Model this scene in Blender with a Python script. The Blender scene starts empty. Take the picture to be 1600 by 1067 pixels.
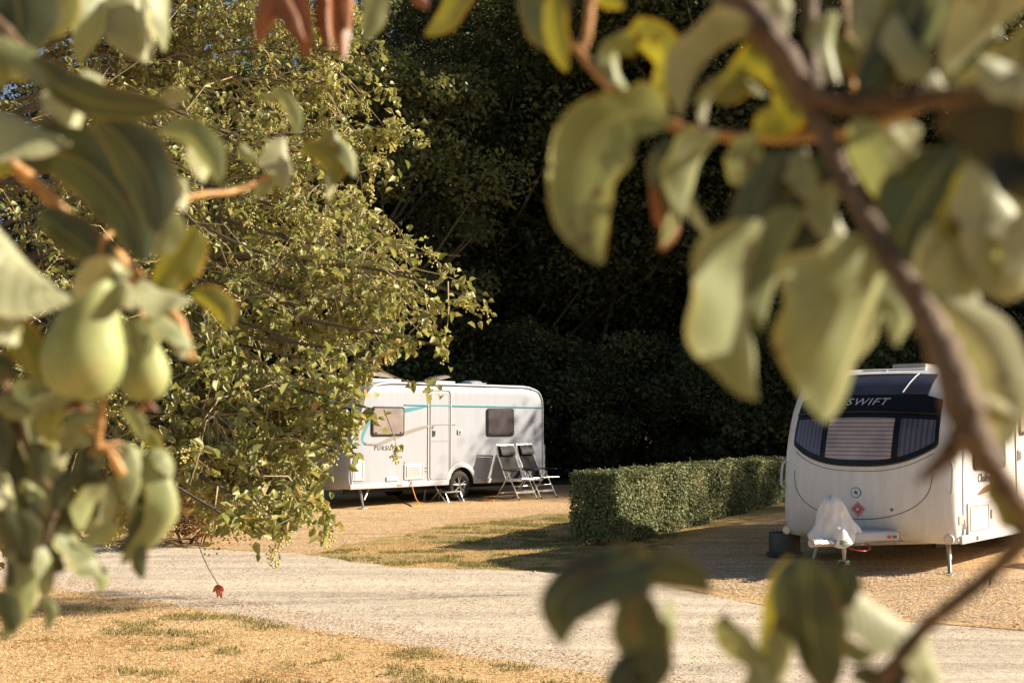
import bpy, bmesh, math, random
import numpy as np
from mathutils import Vector, Matrix
R = math.radians
S = bpy.context.scene
COL = S.collection
rng = np.random.default_rng(7)
random.seed(7)

# ------------------------------------------------------------------ camera, sky, sun, exposure
CAM = Vector((0, 0, 1.9)); FPX = 2000.0; TILT = math.atan(126.5/FPX)
cd = bpy.data.cameras.new("camera"); cam = bpy.data.objects.new("camera", cd); COL.objects.link(cam)
cam.location = CAM; cam.rotation_euler = (R(90)+TILT, 0, 0)
cd.sensor_width = 36; cd.lens = 45; cd.clip_start = .02; cd.clip_end = 2000
cd.dof.use_dof = True; cd.dof.focus_distance = 13; cd.dof.aperture_fstop = 6.8
S.camera = cam
SUN_EL = R(28); SUN_AZ = R(81)      # azimuth clockwise from +Y
w = bpy.data.worlds.new("World"); S.world = w; w.use_nodes = True
nt = w.node_tree; bg = nt.nodes['Background']
sky = nt.nodes.new('ShaderNodeTexSky'); sky.sky_type = 'NISHITA'; sky.sun_disc = False
sky.sun_elevation = SUN_EL; sky.sun_rotation = SUN_AZ; sky.air_density = 1.0; sky.dust_density = 1.2; sky.ozone_density = .6
nt.links.new(sky.outputs[0], bg.inputs[0]); bg.inputs[1].default_value = .05
sd = bpy.data.lights.new("sun", 'SUN'); sun = bpy.data.objects.new("sun", sd); COL.objects.link(sun)
sd.energy = 5; sd.angle = R(.5); sd.color = (1, .88, .73)
SV = Vector((math.sin(SUN_AZ)*math.cos(SUN_EL), math.cos(SUN_AZ)*math.cos(SUN_EL), math.sin(SUN_EL)))
sun.rotation_euler = SV.to_track_quat('Z', 'Y').to_euler()
S.view_settings.view_transform = 'Standard'; S.view_settings.look = 'None'
S.view_settings.exposure = 1.12; S.view_settings.gamma = 1
S.cycles.max_bounces = 8; S.cycles.transparent_max_bounces = 8
S.cycles.use_denoising = True

# ------------------------------------------------------------------ helpers
SL = .022
def gz(y): return SL*(y-16)
def ray(px, py):
    cx = (px-800)/FPX; cy = (533.5-py)/FPX
    return Vector((cx, math.cos(TILT)-cy*math.sin(TILT), math.sin(TILT)+cy*math.cos(TILT)))
def P(px, py, d):
    r = ray(px, py); return CAM + r*(d/r.y)
def G(px, py):
    r = ray(px, py); k = (CAM.z+SL*16)/(SL*r.y-r.z); return CAM + r*k

def link(o, parent=None):
    COL.objects.link(o)
    if parent: o.parent = parent
    return o
def tag(o, label=None, cat=None, group=None, kind=None):
    if label: o['label'] = label
    if cat: o['category'] = cat
    if group: o['group'] = group
    if kind: o['kind'] = kind
    return o
def thing(name, loc, rz=0, label=None, cat=None, group=None):
    o = bpy.data.objects.new(name, None); link(o); o.empty_display_size = .2
    o.location = loc; o.rotation_euler = (0, 0, rz)
    return tag(o, label, cat, group)
def npmesh(name, V, F, mat, parent=None, smooth=False, attr=None):
    V = np.asarray(V, dtype=np.float32).reshape(-1, 3); F = np.asarray(F, dtype=np.int32)
    me = bpy.data.meshes.new(name); n, k = F.shape
    me.vertices.add(len(V)); me.vertices.foreach_set('co', V.ravel())
    me.loops.add(n*k); me.loops.foreach_set('vertex_index', F.ravel())
    me.polygons.add(n); me.polygons.foreach_set('loop_start', np.arange(n, dtype=np.int32)*k)
    if smooth: me.polygons.foreach_set('use_smooth', np.ones(n, dtype=bool))
    if attr is not None:
        a = me.attributes.new('rnd', 'FLOAT', 'FACE'); a.data.foreach_set('value', np.asarray(attr, dtype=np.float32))
    me.update(calc_edges=True); me.materials.append(mat)
    return link(bpy.data.objects.new(name, me), parent)
class MB:
    """collects shapes into ONE mesh"""
    def __init__(s): s.v = []; s.f = []; s.sm = []
    def add(s, v, f, sm=False):
        o = len(s.v); s.v += [tuple(x) for x in v]; s.f += [tuple(i+o for i in q) for q in f]; s.sm += [sm]*len(f)
    def box(s, c, d, M=None, bev=0):
        bm = bmesh.new(); bmesh.ops.create_cube(bm, size=1)
        bmesh.ops.scale(bm, vec=d, verts=bm.verts)
        if bev: bmesh.ops.bevel(bm, geom=bm.edges[:], offset=bev, segments=2, affect='EDGES', profile=.6)
        bm.verts.index_update()
        vs = [v.co.copy() for v in bm.verts]
        if M: vs = [M @ v for v in vs]
        s.add([v+Vector(c) for v in vs], [[v.index for v in f.verts] for f in bm.faces], bool(bev)); bm.free()
    def tube(s, pts, r, n=8, cap=True, sm=True):
        pts = [Vector(p) for p in pts]; m = len(pts)
        rr = r if hasattr(r, '__len__') else [r]*m
        v = []; up = None
        for i, p in enumerate(pts):
            t = (pts[min(i+1, m-1)]-pts[max(i-1, 0)]).normalized()
            if up is None:
                up = t.cross(Vector((0, 0, 1)) if abs(t.z) < .9 else Vector((1, 0, 0))).normalized()
            up = (up-t*up.dot(t)).normalized(); b = t.cross(up)
            for k in range(n):
                a = 2*math.pi*k/n; v.append(p+(up*math.cos(a)+b*math.sin(a))*rr[i])
        f = []
        for i in range(m-1):
            for k in range(n):
                f.append((i*n+k, i*n+(k+1) % n, (i+1)*n+(k+1) % n, (i+1)*n+k))
        if cap: f.append(tuple(range(n-1, -1, -1))); f.append(tuple((m-1)*n+k for k in range(n)))
        s.add(v, f, sm)
    def prism(s, outline, axis_from, axis_to, sm=False):
        """outline: list of Vectors (planar), extruded by vector from->to"""
        a, b = Vector(axis_from), Vector(axis_to); n = len(outline)
        v = [Vector(p)+a for p in outline]+[Vector(p)+b for p in outline]
        f = [tuple(range(n-1, -1, -1)), tuple(range(n, 2*n))]+[(i, (i+1) % n, n+(i+1) % n, n+i) for i in range(n)]
        s.add(v, f, sm)
    def build(s, name, mat, parent=None, bevel=0, angle=35):
        me = bpy.data.meshes.new(name); me.from_pydata(s.v, [], s.f); me.validate()
        bm = bmesh.new(); bm.from_mesh(me); bmesh.ops.recalc_face_normals(bm, faces=bm.faces); bm.to_mesh(me); bm.free()
        if any(s.sm) or bevel:
            me.polygons.foreach_set('use_smooth', [True]*len(me.polygons))
            me.set_sharp_from_angle(angle=R(angle))
        me.materials.append(mat)
        o = link(bpy.data.objects.new(name, me), parent)
        if bevel:
            m = o.modifiers.new('b', 'BEVEL'); m.width = bevel; m.segments = 2; m.limit_method = 'ANGLE'
        return o
def catmull(pts, n=6):
    pts = [Vector(p) for p in pts]
    if len(pts) == 2: return [pts[0].lerp(pts[1], i/n) for i in range(n+1)]
    q = [pts[0]*2-pts[1]]+pts+[pts[-1]*2-pts[-2]]; out = []
    for i in range(1, len(q)-2):
        a, b, c, d = q[i-1:i+3]
        for k in range(n):
            t = k/n
            out.append(.5*((2*b)+(c-a)*t+(2*a-5*b+4*c-d)*t*t+(3*b-a-3*c+d)*t**3))
    out.append(pts[-1]); return out
def rrect(w, h, r, n=5):
    o = []
    for cx, cy, a0 in ((w/2-r, h/2-r, 0), (-w/2+r, h/2-r, 90), (-w/2+r, -h/2+r, 180), (w/2-r, -h/2+r, 270)):
        for k in range(n+1):
            a = R(a0+90*k/n); o.append((cx+r*math.cos(a), cy+r*math.sin(a)))
    return o

# ------------------------------------------------------------------ materials
def nodes(name):
    m = bpy.data.materials.new(name); m.use_nodes = True; t = m.node_tree
    return m, t, t.nodes['Principled BSDF'], t.nodes, t.links
def N(t, ty, **kw):
    n = t.nodes.new(ty)
    for k, v in kw.items():
        if k.startswith('i_'):
            k = k[2:]; k = int(k) if k.isdigit() else k
            n.inputs[k].default_value = v
        else: setattr(n, k, v)
    return n
def ramp(t, stops, interp='LINEAR'):
    r = t.nodes.new('ShaderNodeValToRGB'); e = r.color_ramp.elements; r.color_ramp.interpolation = interp
    while len(e) < len(stops): e.new(.5)
    for i, (p, c) in enumerate(stops): e[i].position = p; e[i].color = (*c, 1)
    return r
def noise(t, scale, detail=4, rough=.6, coord=None, dist=0):
    n = N(t, 'ShaderNodeTexNoise'); n.inputs['Scale'].default_value = scale; n.inputs['Detail'].default_value = detail
    n.inputs['Roughness'].default_value = rough; n.inputs['Distortion'].default_value = dist
    if coord is None: coord = N(t, 'ShaderNodeTexCoord').outputs['Object']
    t.links.new(coord, n.inputs['Vector']); return n
def simple(name, c, rough=.5, metal=0, var=.12, scale=6, bump=0, bscale=40, coat=0, spec=None):
    m, t, b, ns, L = nodes(name)
    n = noise(t, scale); r = ramp(t, [(.3, tuple(x*(1-var) for x in c)), (.7, tuple(min(1, x*(1+var)) for x in c))])
    L.new(n.outputs[0], r.inputs[0]); L.new(r.outputs[0], b.inputs['Base Color'])
    b.inputs['Roughness'].default_value = rough; b.inputs['Metallic'].default_value = metal
    b.inputs['Coat Weight'].default_value = coat; b.inputs['Coat Roughness'].default_value = .05
    if spec is not None: b.inputs['Specular IOR Level'].default_value = spec
    if bump:
        n2 = noise(t, bscale, 5); bp = N(t, 'ShaderNodeBump', i_Strength=bump, i_Distance=.01)
        L.new(n2.outputs[0], bp.inputs['Height']); L.new(bp.outputs[0], b.inputs['Normal'])
    return m
def foliage_mat(name, stops, trans=.3, rough=.5, spec=.4):
    """colour per leaf from the 'rnd' attribute; partly translucent"""
    m, t, b, ns, L = nodes(name)
    a = N(t, 'ShaderNodeAttribute'); a.attribute_name = 'rnd'
    r = ramp(t, stops); L.new(a.outputs['Fac'], r.inputs[0]); L.new(r.outputs[0], b.inputs['Base Color'])
    b.inputs['Roughness'].default_value = rough; b.inputs['Specular IOR Level'].default_value = spec
    tr = N(t, 'ShaderNodeBsdfTranslucent'); mx = N(t, 'ShaderNodeMixShader', i_0=trans)
    hs = N(t, 'ShaderNodeHueSaturation', i_Saturation=1.2, i_Value=1.3, i_Hue=.49); L.new(r.outputs[0], hs.inputs['Color']); L.new(hs.outputs[0], tr.inputs[0])
    L.new(b.outputs[0], mx.inputs[1]); L.new(tr.outputs[0], mx.inputs[2]); L.new(mx.outputs[0], ns['Material Output'].inputs[0])
    return m
def pear_leaf_mat(name, top, under, vein, edge, trans=.3):
    """broad leaf: UV x across, y along; veins, blotches, brown edge"""
    m, t, b, ns, L = nodes(name)
    uv = N(t, 'ShaderNodeUVMap'); sp = N(t, 'ShaderNodeSeparateXYZ'); L.new(uv.outputs[0], sp.inputs[0])
    oi = N(t, 'ShaderNodeObjectInfo')
    n = noise(t, 38, 4); rt = ramp(t, [(.3, tuple(x*.78 for x in top)), (.72, tuple(x*1.2 for x in top))]); L.new(n.outputs[0], rt.inputs[0])
    ru = ramp(t, [(.3, tuple(x*.85 for x in under)), (.72, tuple(x*1.12 for x in under))]); L.new(n.outputs[0], ru.inputs[0])
    ge = N(t, 'ShaderNodeNewGeometry'); mb = N(t, 'ShaderNodeMix', data_type='RGBA')
    L.new(ge.outputs['Backfacing'], mb.inputs[0]); L.new(rt.outputs[0], mb.inputs[6]); L.new(ru.outputs[0], mb.inputs[7])
    # random brightness by leaf
    hs = N(t, 'ShaderNodeHueSaturation'); mr = N(t, 'ShaderNodeMapRange', i_3=.8, i_4=1.2); L.new(oi.outputs['Random'], mr.inputs[0])
    L.new(mr.outputs[0], hs.inputs['Value']); L.new(mb.outputs[2], hs.inputs['Color'])
    # midrib: |x-.5| small; side veins: wave
    ab = N(t, 'ShaderNodeMath', operation='SUBTRACT', i_1=.5); L.new(sp.outputs[0], ab.inputs[0])
    ab2 = N(t, 'ShaderNodeMath', operation='ABSOLUTE'); L.new(ab.outputs[0], ab2.inputs[0])
    mrb = N(t, 'ShaderNodeMapRange', i_1=.012, i_2=.035, i_3=1., i_4=0.); L.new(ab2.outputs[0], mrb.inputs[0])
    k = N(t, 'ShaderNodeMath', operation='MULTIPLY_ADD', i_1=-.55); L.new(ab2.outputs[0], k.inputs[0]); L.new(sp.outputs[1], k.inputs[2])
    k2 = N(t, 'ShaderNodeMath', operation='MULTIPLY', i_1=11.); L.new(k.outputs[0], k2.inputs[0])
    fr = N(t, 'ShaderNodeMath', operation='FRACT'); L.new(k2.outputs[0], fr.inputs[0])
    f1 = N(t, 'ShaderNodeMapRange', i_1=0., i_2=.13, i_3=.45, i_4=0.); L.new(fr.outputs[0], f1.inputs[0])
    mx = N(t, 'ShaderNodeMath', operation='MAXIMUM'); L.new(mrb.outputs[0], mx.inputs[0]); L.new(f1.outputs[0], mx.inputs[1])
    mv = N(t, 'ShaderNodeMix', data_type='RGBA'); L.new(mx.outputs[0], mv.inputs[0]); L.new(hs.outputs[0], mv.inputs[6]); mv.inputs[7].default_value = (*vein, 1)
    # edge colour
    er = N(t, 'ShaderNodeMapRange', i_1=.40, i_2=.5, i_3=0., i_4=1.)
    n3 = noise(t, 60, 3); ad = N(t, 'ShaderNodeMath', operation='MULTIPLY_ADD', i_1=.14); L.new(n3.outputs[0], ad.inputs[0]); L.new(ab2.outputs[0], ad.inputs[2])
    sb = N(t, 'ShaderNodeMath', operation='SUBTRACT', i_1=.07); L.new(ad.outputs[0], sb.inputs[0]); L.new(sb.outputs[0], er.inputs[0])
    me_ = N(t, 'ShaderNodeMix', data_type='RGBA'); L.new(er.outputs[0], me_.inputs[0]); L.new(mv.outputs[2], me_.inputs[6]); me_.inputs[7].default_value = (*edge, 1)
    ns1 = noise(t, 150, 2, .5); ns2 = noise(t, 26, 2, .5); sm_ = N(t, 'ShaderNodeMath', operation='MULTIPLY'); L.new(ns1.outputs[0], sm_.inputs[0]); L.new(ns2.outputs[0], sm_.inputs[1])
    sr_ = N(t, 'ShaderNodeMapRange', i_1=.36, i_2=.42, i_3=0., i_4=.85); L.new(sm_.outputs[0], sr_.inputs[0])
    mo_ = N(t, 'ShaderNodeMix', data_type='RGBA'); L.new(sr_.outputs[0], mo_.inputs[0]); L.new(me_.outputs[2], mo_.inputs[6]); mo_.inputs[7].default_value = (.13, .07, .025, 1); me_ = mo_
    L.new(me_.outputs[2], b.inputs['Base Color']); b.inputs['Roughness'].default_value = .48
    b.inputs['Specular IOR Level'].default_value = .45
    bp = N(t, 'ShaderNodeBump', i_Strength=.35, i_Distance=.002); L.new(mx.outputs[0], bp.inputs['Height']); L.new(bp.outputs[0], b.inputs['Normal'])
    tr = N(t, 'ShaderNodeBsdfTranslucent'); h2 = N(t, 'ShaderNodeHueSaturation', i_Hue=.485, i_Saturation=1.25, i_Value=1.15)
    L.new(me_.outputs[2], h2.inputs['Color']); L.new(h2.outputs[0], tr.inputs[0])
    ms = N(t, 'ShaderNodeMixShader', i_0=trans); L.new(b.outputs[0], ms.inputs[1]); L.new(tr.outputs[0], ms.inputs[2]); L.new(ms.outputs[0], ns['Material Output'].inputs[0])
    return m
def ground_mat(name, stops, s1, s2, grain, bump=.4, gs=180, warp=None, green=None, streak=0):
    m, t, b, ns, L = nodes(name)
    co = N(t, 'ShaderNodeTexCoord').outputs['Object']
    n1 = noise(t, s1, 5, .65, co); n2 = noise(t, s2, 6, .7, co); n3 = noise(t, gs, 3, .7, co)
    a = N(t, 'ShaderNodeMath', operation='MULTIPLY_ADD', i_1=.5); L.new(n1.outputs[0], a.inputs[0])
    h = N(t, 'ShaderNodeMath', operation='MULTIPLY', i_1=.5); L.new(n2.outputs[0], h.inputs[0]); L.new(h.outputs[0], a.inputs[2])
    r = ramp(t, stops); L.new(a.outputs[0], r.inputs[0]); out = r.outputs[0]
    if green:
        sc, lo, hi, gc = green
        mp = N(t, 'ShaderNodeMapping'); mp.inputs['Scale'].default_value = (.55, 1.3, 1); L.new(co, mp.inputs[0])
        n4 = noise(t, sc, 6, .68, mp.outputs[0], .4); mr = N(t, 'ShaderNodeMapRange', i_1=lo, i_2=hi); L.new(n4.outputs[0], mr.inputs[0])
        mg = N(t, 'ShaderNodeMix', data_type='RGBA'); L.new(mr.outputs[0], mg.inputs[0]); L.new(out, mg.inputs[6]); mg.inputs[7].default_value = (*gc, 1); out = mg.outputs[2]
    if streak:
        mp = N(t, 'ShaderNodeMapping'); mp.inputs['Rotation'].default_value = (0, 0, R(28)); mp.inputs['Scale'].default_value = (.10, 1.5, 1); L.new(co, mp.inputs[0])
        n6 = noise(t, 1.6, 5, .6, mp.outputs[0], .3); m6 = N(t, 'ShaderNodeMapRange', i_1=.35, i_2=.65, i_3=1-streak, i_4=1+streak*.4); L.new(n6.outputs[0], m6.inputs[0])
        mm = N(t, 'ShaderNodeMix', data_type='RGBA', blend_type='MULTIPLY', i_0=1.); L.new(out, mm.inputs[6]); L.new(m6.outputs[0], mm.inputs[7]); out = mm.outputs[2]
    vo = N(t, 'ShaderNodeTexVoronoi', i_Scale=gs*.45); L.new(co, vo.inputs['Vector'])
    mr2 = N(t, 'ShaderNodeMapRange', i_1=.2, i_2=.8, i_3=1-grain, i_4=1+grain)
    sx = N(t, 'ShaderNodeSeparateColor'); L.new(vo.outputs['Color'], sx.inputs[0])
    av = N(t, 'ShaderNodeMath', operation='MULTIPLY_ADD', i_1=.5); L.new(n3.outputs[0], av.inputs[0])
    hv = N(t, 'ShaderNodeMath', operation='MULTIPLY', i_1=.5); L.new(sx.outputs[0], hv.inputs[0]); L.new(hv.outputs[0], av.inputs[2])
    L.new(av.outputs[0], mr2.inputs[0])
    mu = N(t, 'ShaderNodeMix', data_type='RGBA', blend_type='MULTIPLY', i_0=1.); L.new(out, mu.inputs[6]); L.new(mr2.outputs[0], mu.inputs[7])
    L.new(mu.outputs[2], b.inputs['Base Color']); b.inputs['Roughness'].default_value = .95; b.inputs['Specular IOR Level'].default_value = .15
    bp = N(t, 'ShaderNodeBump', i_Strength=bump, i_Distance=.03); L.new(av.outputs[0], bp.inputs['Height'])
    n5 = noise(t, 3.5, 4, .6, co); bp2 = N(t, 'ShaderNodeBump', i_Strength=.35, i_Distance=.06); L.new(n5.outputs[0], bp2.inputs['Height']); L.new(bp.outputs[0], bp2.inputs['Normal'])
    L.new(bp2.outputs[0], b.inputs['Normal'])
    return m

M = {}
M['lawn'] = ground_mat('dry_lawn', [(.34, (.32, .17, .06)), (.46, (.55, .36, .16)), (.7, (.70, .52, .30))], .7, 9, .5, .7, 150, green=(2.2, .60, .72, (.26, .23, .09)))
M['verge'] = ground_mat('dry_verge', [(.3, (.38, .22, .075)), (.5, (.50, .32, .12)), (.7, (.58, .42, .18))], .6, 5, .3, .7, 150, green=(.8, .46, .66, (.22, .21, .075)))
M['road'] = ground_mat('road_chippings', [(.3, (.52, .43, .31)), (.5, (.62, .52, .39)), (.7, (.69, .59, .45))], .4, 3, .34, .6, 150, streak=.28)
M['edge'] = ground_mat('loose_gravel_edge', [(.3, (.54, .42, .29)), (.7, (.66, .53, .39))], .9, 6, .4, .9, 110)
M['gravel'] = ground_mat('golden_gravel', [(.3, (.44, .28, .13)), (.5, (.57, .38, .19)), (.7, (.66, .46, .26))], .4, 4, .5, .8, 110, streak=.22)
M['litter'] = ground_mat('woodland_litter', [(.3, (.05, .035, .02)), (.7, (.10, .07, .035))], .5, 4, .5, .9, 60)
def paint(name, c, rough=.28, dirt=.25):
    m, t, b, ns, L = nodes(name)
    co = N(t, 'ShaderNodeTexCoord').outputs['Object']
    mp = N(t, 'ShaderNodeMapping'); mp.inputs['Scale'].default_value = (3, 3, .45); L.new(co, mp.inputs[0])
    n = noise(t, 2.2, 7, .7, mp.outputs[0]); r = ramp(t, [(.35, c), (.75, tuple(x*y for x, y in zip(c, (1-dirt*.35, 1-dirt*.45, 1-dirt*.6))))])
    L.new(n.outputs[0], r.inputs[0]); L.new(r.outputs[0], b.inputs['Base Color'])
    n2 = noise(t, 5, 5); mr = N(t, 'ShaderNodeMapRange', i_3=rough*.8, i_4=rough*1.5); L.new(n2.outputs[0], mr.inputs[0]); L.new(mr.outputs[0], b.inputs['Roughness'])
    n3 = noise(t, 1.1, 2); bp = N(t, 'ShaderNodeBump', i_Strength=.06, i_Distance=.02); L.new(n3.outputs[0], bp.inputs['Height']); L.new(bp.outputs[0], b.inputs['Normal'])
    return m
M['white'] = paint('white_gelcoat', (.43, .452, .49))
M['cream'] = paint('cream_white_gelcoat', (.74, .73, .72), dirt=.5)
M['trim'] = paint('white_trim', (.56, .575, .60), .35)
M['black'] = simple('black_plastic', (.012, .012, .013), .35, var=.3)
M['gloss_black'] = simple('gloss_black_panel', (.007, .007, .008), .22, coat=.05, var=.2, spec=.25)
M['rubber'] = simple('tyre_rubber', (.035, .031, .027), .85, var=.3, scale=20, bump=.3)
M['alloy'] = simple('alloy_rim', (.62, .60, .57), .3, .85, var=.1)
M['steel'] = simple('galvanised_steel', (.42, .40, .37), .45, .8, var=.2, scale=20)
M['alu'] = simple('brushed_aluminium_tube', (.78, .76, .72), .33, .55, var=.06)
M['dark'] = simple('dark_chassis', (.02, .018, .016), .8)
M['under'] = simple('floor_underside', (.10, .08, .06), .9)
M['cyan'] = simple('cyan_stripe', (.08, .30, .35), .35)
M['greydecal'] = simple('taupe_decal', (.30, .26, .21), .4)
M['textgrey'] = simple('grey_lettering', (.13, .12, .13), .4)
M['silver'] = simple('silver_lettering', (.60, .60, .62), .3, .4)
M['brownred'] = simple('maroon_decal', (.24, .09, .06), .4)
M['red'] = simple('red_decal', (.62, .05, .03), .4)
M['amber'] = simple('amber_lens', (.75, .30, .03), .2, coat=.5)
M['clearlens'] = simple('clear_lens', (.75, .62, .42), .15, coat=.8)
M['orange_cable'] = simple('orange_cable', (.80, .32, .04), .5)
M['cloth'] = simple('white_cover_cloth', (.84, .82, .78), .85, var=.05, scale=12, bump=.5, bscale=14)
M['greentext'] = simple('green_print', (.10, .28, .17), .6)
M['mesh_fabric'] = simple('black_textile', (.016, .015, .015), .8, var=.3, scale=60, spec=.15)
M['mesh_grey'] = simple('grey_textile', (.065, .058, .052), .8, var=.2, scale=60, spec=.15)
M['pad'] = simple('black_padding', (.014, .014, .014), .6, var=.2, spec=.25)
M['darkplastic'] = simple('dark_grey_plastic', (.06, .055, .05), .45, var=.2)
M['smoke'] = simple('smoked_acrylic', (.30, .26, .22), .12, coat=.8, var=.15)
M['blueglass'] = simple('blue_acrylic', (.10, .22, .40), .1, coat=.8)
def glass_blind(name, c0, c1, scale, rough=.08, vertical=False):
    m, t, b, ns, L = nodes(name)
    co = N(t, 'ShaderNodeTexCoord').outputs['Object']; sp = N(t, 'ShaderNodeSeparateXYZ'); L.new(co, sp.inputs[0])
    mu = N(t, 'ShaderNodeMath', operation='MULTIPLY', i_1=scale); L.new(sp.outputs[1 if vertical else 2], mu.inputs[0])
    fr = N(t, 'ShaderNodeMath', operation='FRACT'); L.new(mu.outputs[0], fr.inputs[0])
    r = ramp(t, [(0, c1), (.35, c0), (.8, c0), (1, c1)]); L.new(fr.outputs[0], r.inputs[0])
    n = noise(t, 3, 3); mx = N(t, 'ShaderNodeMix', data_type='RGBA', blend_type='MULTIPLY', i_0=.6); L.new(r.outputs[0], mx.inputs[6])
    rr = ramp(t, [(.35, (.5, .5, .55)), (.65, (1, 1, 1))]); L.new(n.outputs[0], rr.inputs[0]); L.new(rr.outputs[0], mx.inputs[7])
    L.new(mx.outputs[2], b.inputs['Base Color']); b.inputs['Roughness'].default_value = rough
    b.inputs['Coat Weight'].default_value = 1; b.inputs['Coat Roughness'].default_value = .03
    return m
M['blind'] = glass_blind('glass_over_pleated_blind', (.46, .36, .31), (.15, .12, .14), 19)
M['curtain'] = glass_blind('glass_over_curtain', (.10, .085, .10), (.02, .02, .03), 16, vertical=True)
M['beigepane'] = glass_blind('glass_over_beige_blind', (.40, .33, .28), (.34, .28, .24), 30)
M['darkpane'] = glass_blind('dark_glass', (.13, .11, .11), (.09, .075, .08), 26)
M['sunroof'] = simple('tinted_sunroof', (.035, .028, .034), .12, coat=.3, var=.5, scale=3)
M['bark'] = simple('grey_bark', (.13, .10, .065), .9, var=.4, scale=12, bump=.8)
M['twig'] = simple('pale_twig', (.36, .27, .15), .8, var=.3, scale=20)
M['pearbark'] = simple('pear_bark', (.15, .09, .042), .65, var=.65, scale=45, bump=.8, bscale=120)
M['peartwig'] = simple('orange_pear_twig', (.44, .22, .06), .42, var=.35, scale=50, bump=.3, bscale=150)
M['alder'] = foliage_mat('mid_tree_leaf', [(0, (.15, .175, .06)), (.35, (.27, .285, .095)), (.7, (.38, .37, .135)), (.9, (.47, .43, .18)), (1, (.50, .38, .16))], .32, .45, .5)
M['berry'] = simple('green_berries', (.50, .44, .15), .5, var=.3, scale=80)
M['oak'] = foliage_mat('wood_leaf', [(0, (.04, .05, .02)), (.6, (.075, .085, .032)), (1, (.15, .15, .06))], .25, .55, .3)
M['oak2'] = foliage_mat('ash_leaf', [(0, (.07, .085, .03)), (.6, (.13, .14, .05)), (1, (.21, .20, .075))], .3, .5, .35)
M['hedge'] = foliage_mat('hedge_leaf', [(0, (.08, .10, .04)), (.5, (.18, .20, .085)), (.9, (.29, .30, .14)), (1, (.32, .26, .12))], .12, .65, .2)
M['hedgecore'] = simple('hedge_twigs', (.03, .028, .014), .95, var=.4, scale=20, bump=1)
M['rust'] = foliage_mat('rusty_leaf', [(0, (.16, .12, .04)), (.5, (.28, .14, .05)), (1, (.38, .18, .07))], .2)
M['grass'] = foliage_mat('grass_blade', [(0, (.16, .17, .05)), (.35, (.32, .28, .10)), (.5, (.50, .36, .18)), (1, (.68, .53, .32))], .2, .6, .2)
M['stone'] = foliage_mat('pebble', [(0, (.25, .16, .09)), (.5, (.55, .42, .28)), (1, (.75, .66, .54))], 0, .8, .2)
M['deadleaf'] = foliage_mat('fallen_leaf', [(0, (.16, .07, .025)), (1, (.42, .20, .07))], .1, .7, .2)
M['leaf'] = pear_leaf_mat('pear_leaf_green', (.25, .28, .125), (.45, .46, .27), (.44, .43, .20), (.40, .37, .12), .20)
M['leafyel'] = pear_leaf_mat('pear_leaf_yellow', (.24, .25, .06), (.40, .39, .14), (.46, .38, .10), (.56, .36, .05), .3)
M['leafdk'] = pear_leaf_mat('pear_leaf_shaded', (.065, .078, .03), (.13, .145, .07), (.20, .19, .06), (.20, .15, .04), .10)  # dark copy of the leaf green; its shade is mixed into the colour
M['leafshade'] = pear_leaf_mat('pear_leaf_deep_shade', (.022, .026, .012), (.04, .045, .02), (.05, .05, .02), (.05, .04, .01), .03)  # near-black leaf tint; the shade on these leaves is put into the colour
M['leafgy'] = pear_leaf_mat('pear_leaf_greyish', (.36, .37, .19), (.52, .52, .33), (.44, .44, .28), (.42, .38, .20), .16)
M['leafbr'] = pear_leaf_mat('pear_leaf_dead', (.34, .13, .045), (.40, .19, .08), (.20, .08, .03), (.16, .06, .02), .15)

# ------------------------------------------------------------------ ground sheets (one tilted plane, each a few mm above the last)
def sheet(name, pts, mat, dz, jit=.05, step=.12, smooth=True):
    """pts: plan points; edges get a fine irregular wander"""
    rs = random.Random(hash(name) % 1000 if False else len(name)*13)
    out = []
    n = len(pts)
    for i in range(n):
        a, b = Vector(pts[i][:2]), Vector(pts[(i+1) % n][:2]); L = (b-a).length
        k = max(1, int(L/step)) if jit else 1
        nr = Vector((-(b-a).y, (b-a).x)).normalized() if L > 0 else Vector((0, 0))
        for j in range(k):
            p = a.lerp(b, j/k)
            q = p + nr*(rs.gauss(0, jit*.5)+math.sin(p.x*2.3+p.y)*jit*.9+math.sin(p.x*7.1-p.y*3)*jit*.5)*(1 if jit else 0)
            out.append(q)
    bm = bmesh.new(); vs = [bm.verts.new((p.x, p.y, gz(p.y)+dz)) for p in out]
    f = bm.faces.new(vs); bmesh.ops.triangulate(bm, faces=[f]); bmesh.ops.recalc_face_normals(bm, faces=bm.faces)
    me = bpy.data.meshes.new(name); bm.to_mesh(me); bm.free()
    if me.polygons[0].normal.z < 0: me.flip_normals()
    me.materials.append(mat); o = link(bpy.data.objects.new(name, me)); o['kind'] = 'structure'
    return o
def gp(l): return [G(*p) for p in l]
sheet('ground', [(-300, -60), (300, -60), (300, 400), (-300, 400)], M['verge'], 0, 0)
near_edge = [(-260, 890), (75, 912), (200, 928), (350, 950), (480, 972), (600, 992), (800, 1026), (950, 1050), (1060, 1075), (1200, 1130)]
lawn_e = gp(near_edge)
far_edge = [(-260, 838), (240, 853), (400, 862), (477, 867), (540, 876), (620, 886), (850, 894), (1000, 902), (1120, 925), (1300, 945), (1500, 955), (1640, 972), (2000, 1010)]
road_f = gp(far_edge)
A = [Vector((-9, 12.5)), ] 
sheet('gravel_pitch', [Vector((-26, 17.6))]+gp([(-260, 838), (240, 853), (400, 861), (477, 866), (520, 858), (566, 849), (610, 839), (651, 830), (729, 816), (837, 804), (895, 802)])+[Vector((2.2, 26)), Vector((4.5, 33)), Vector((-4, 36)), Vector((-26, 36))], M['gravel'], .003, .08)
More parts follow.
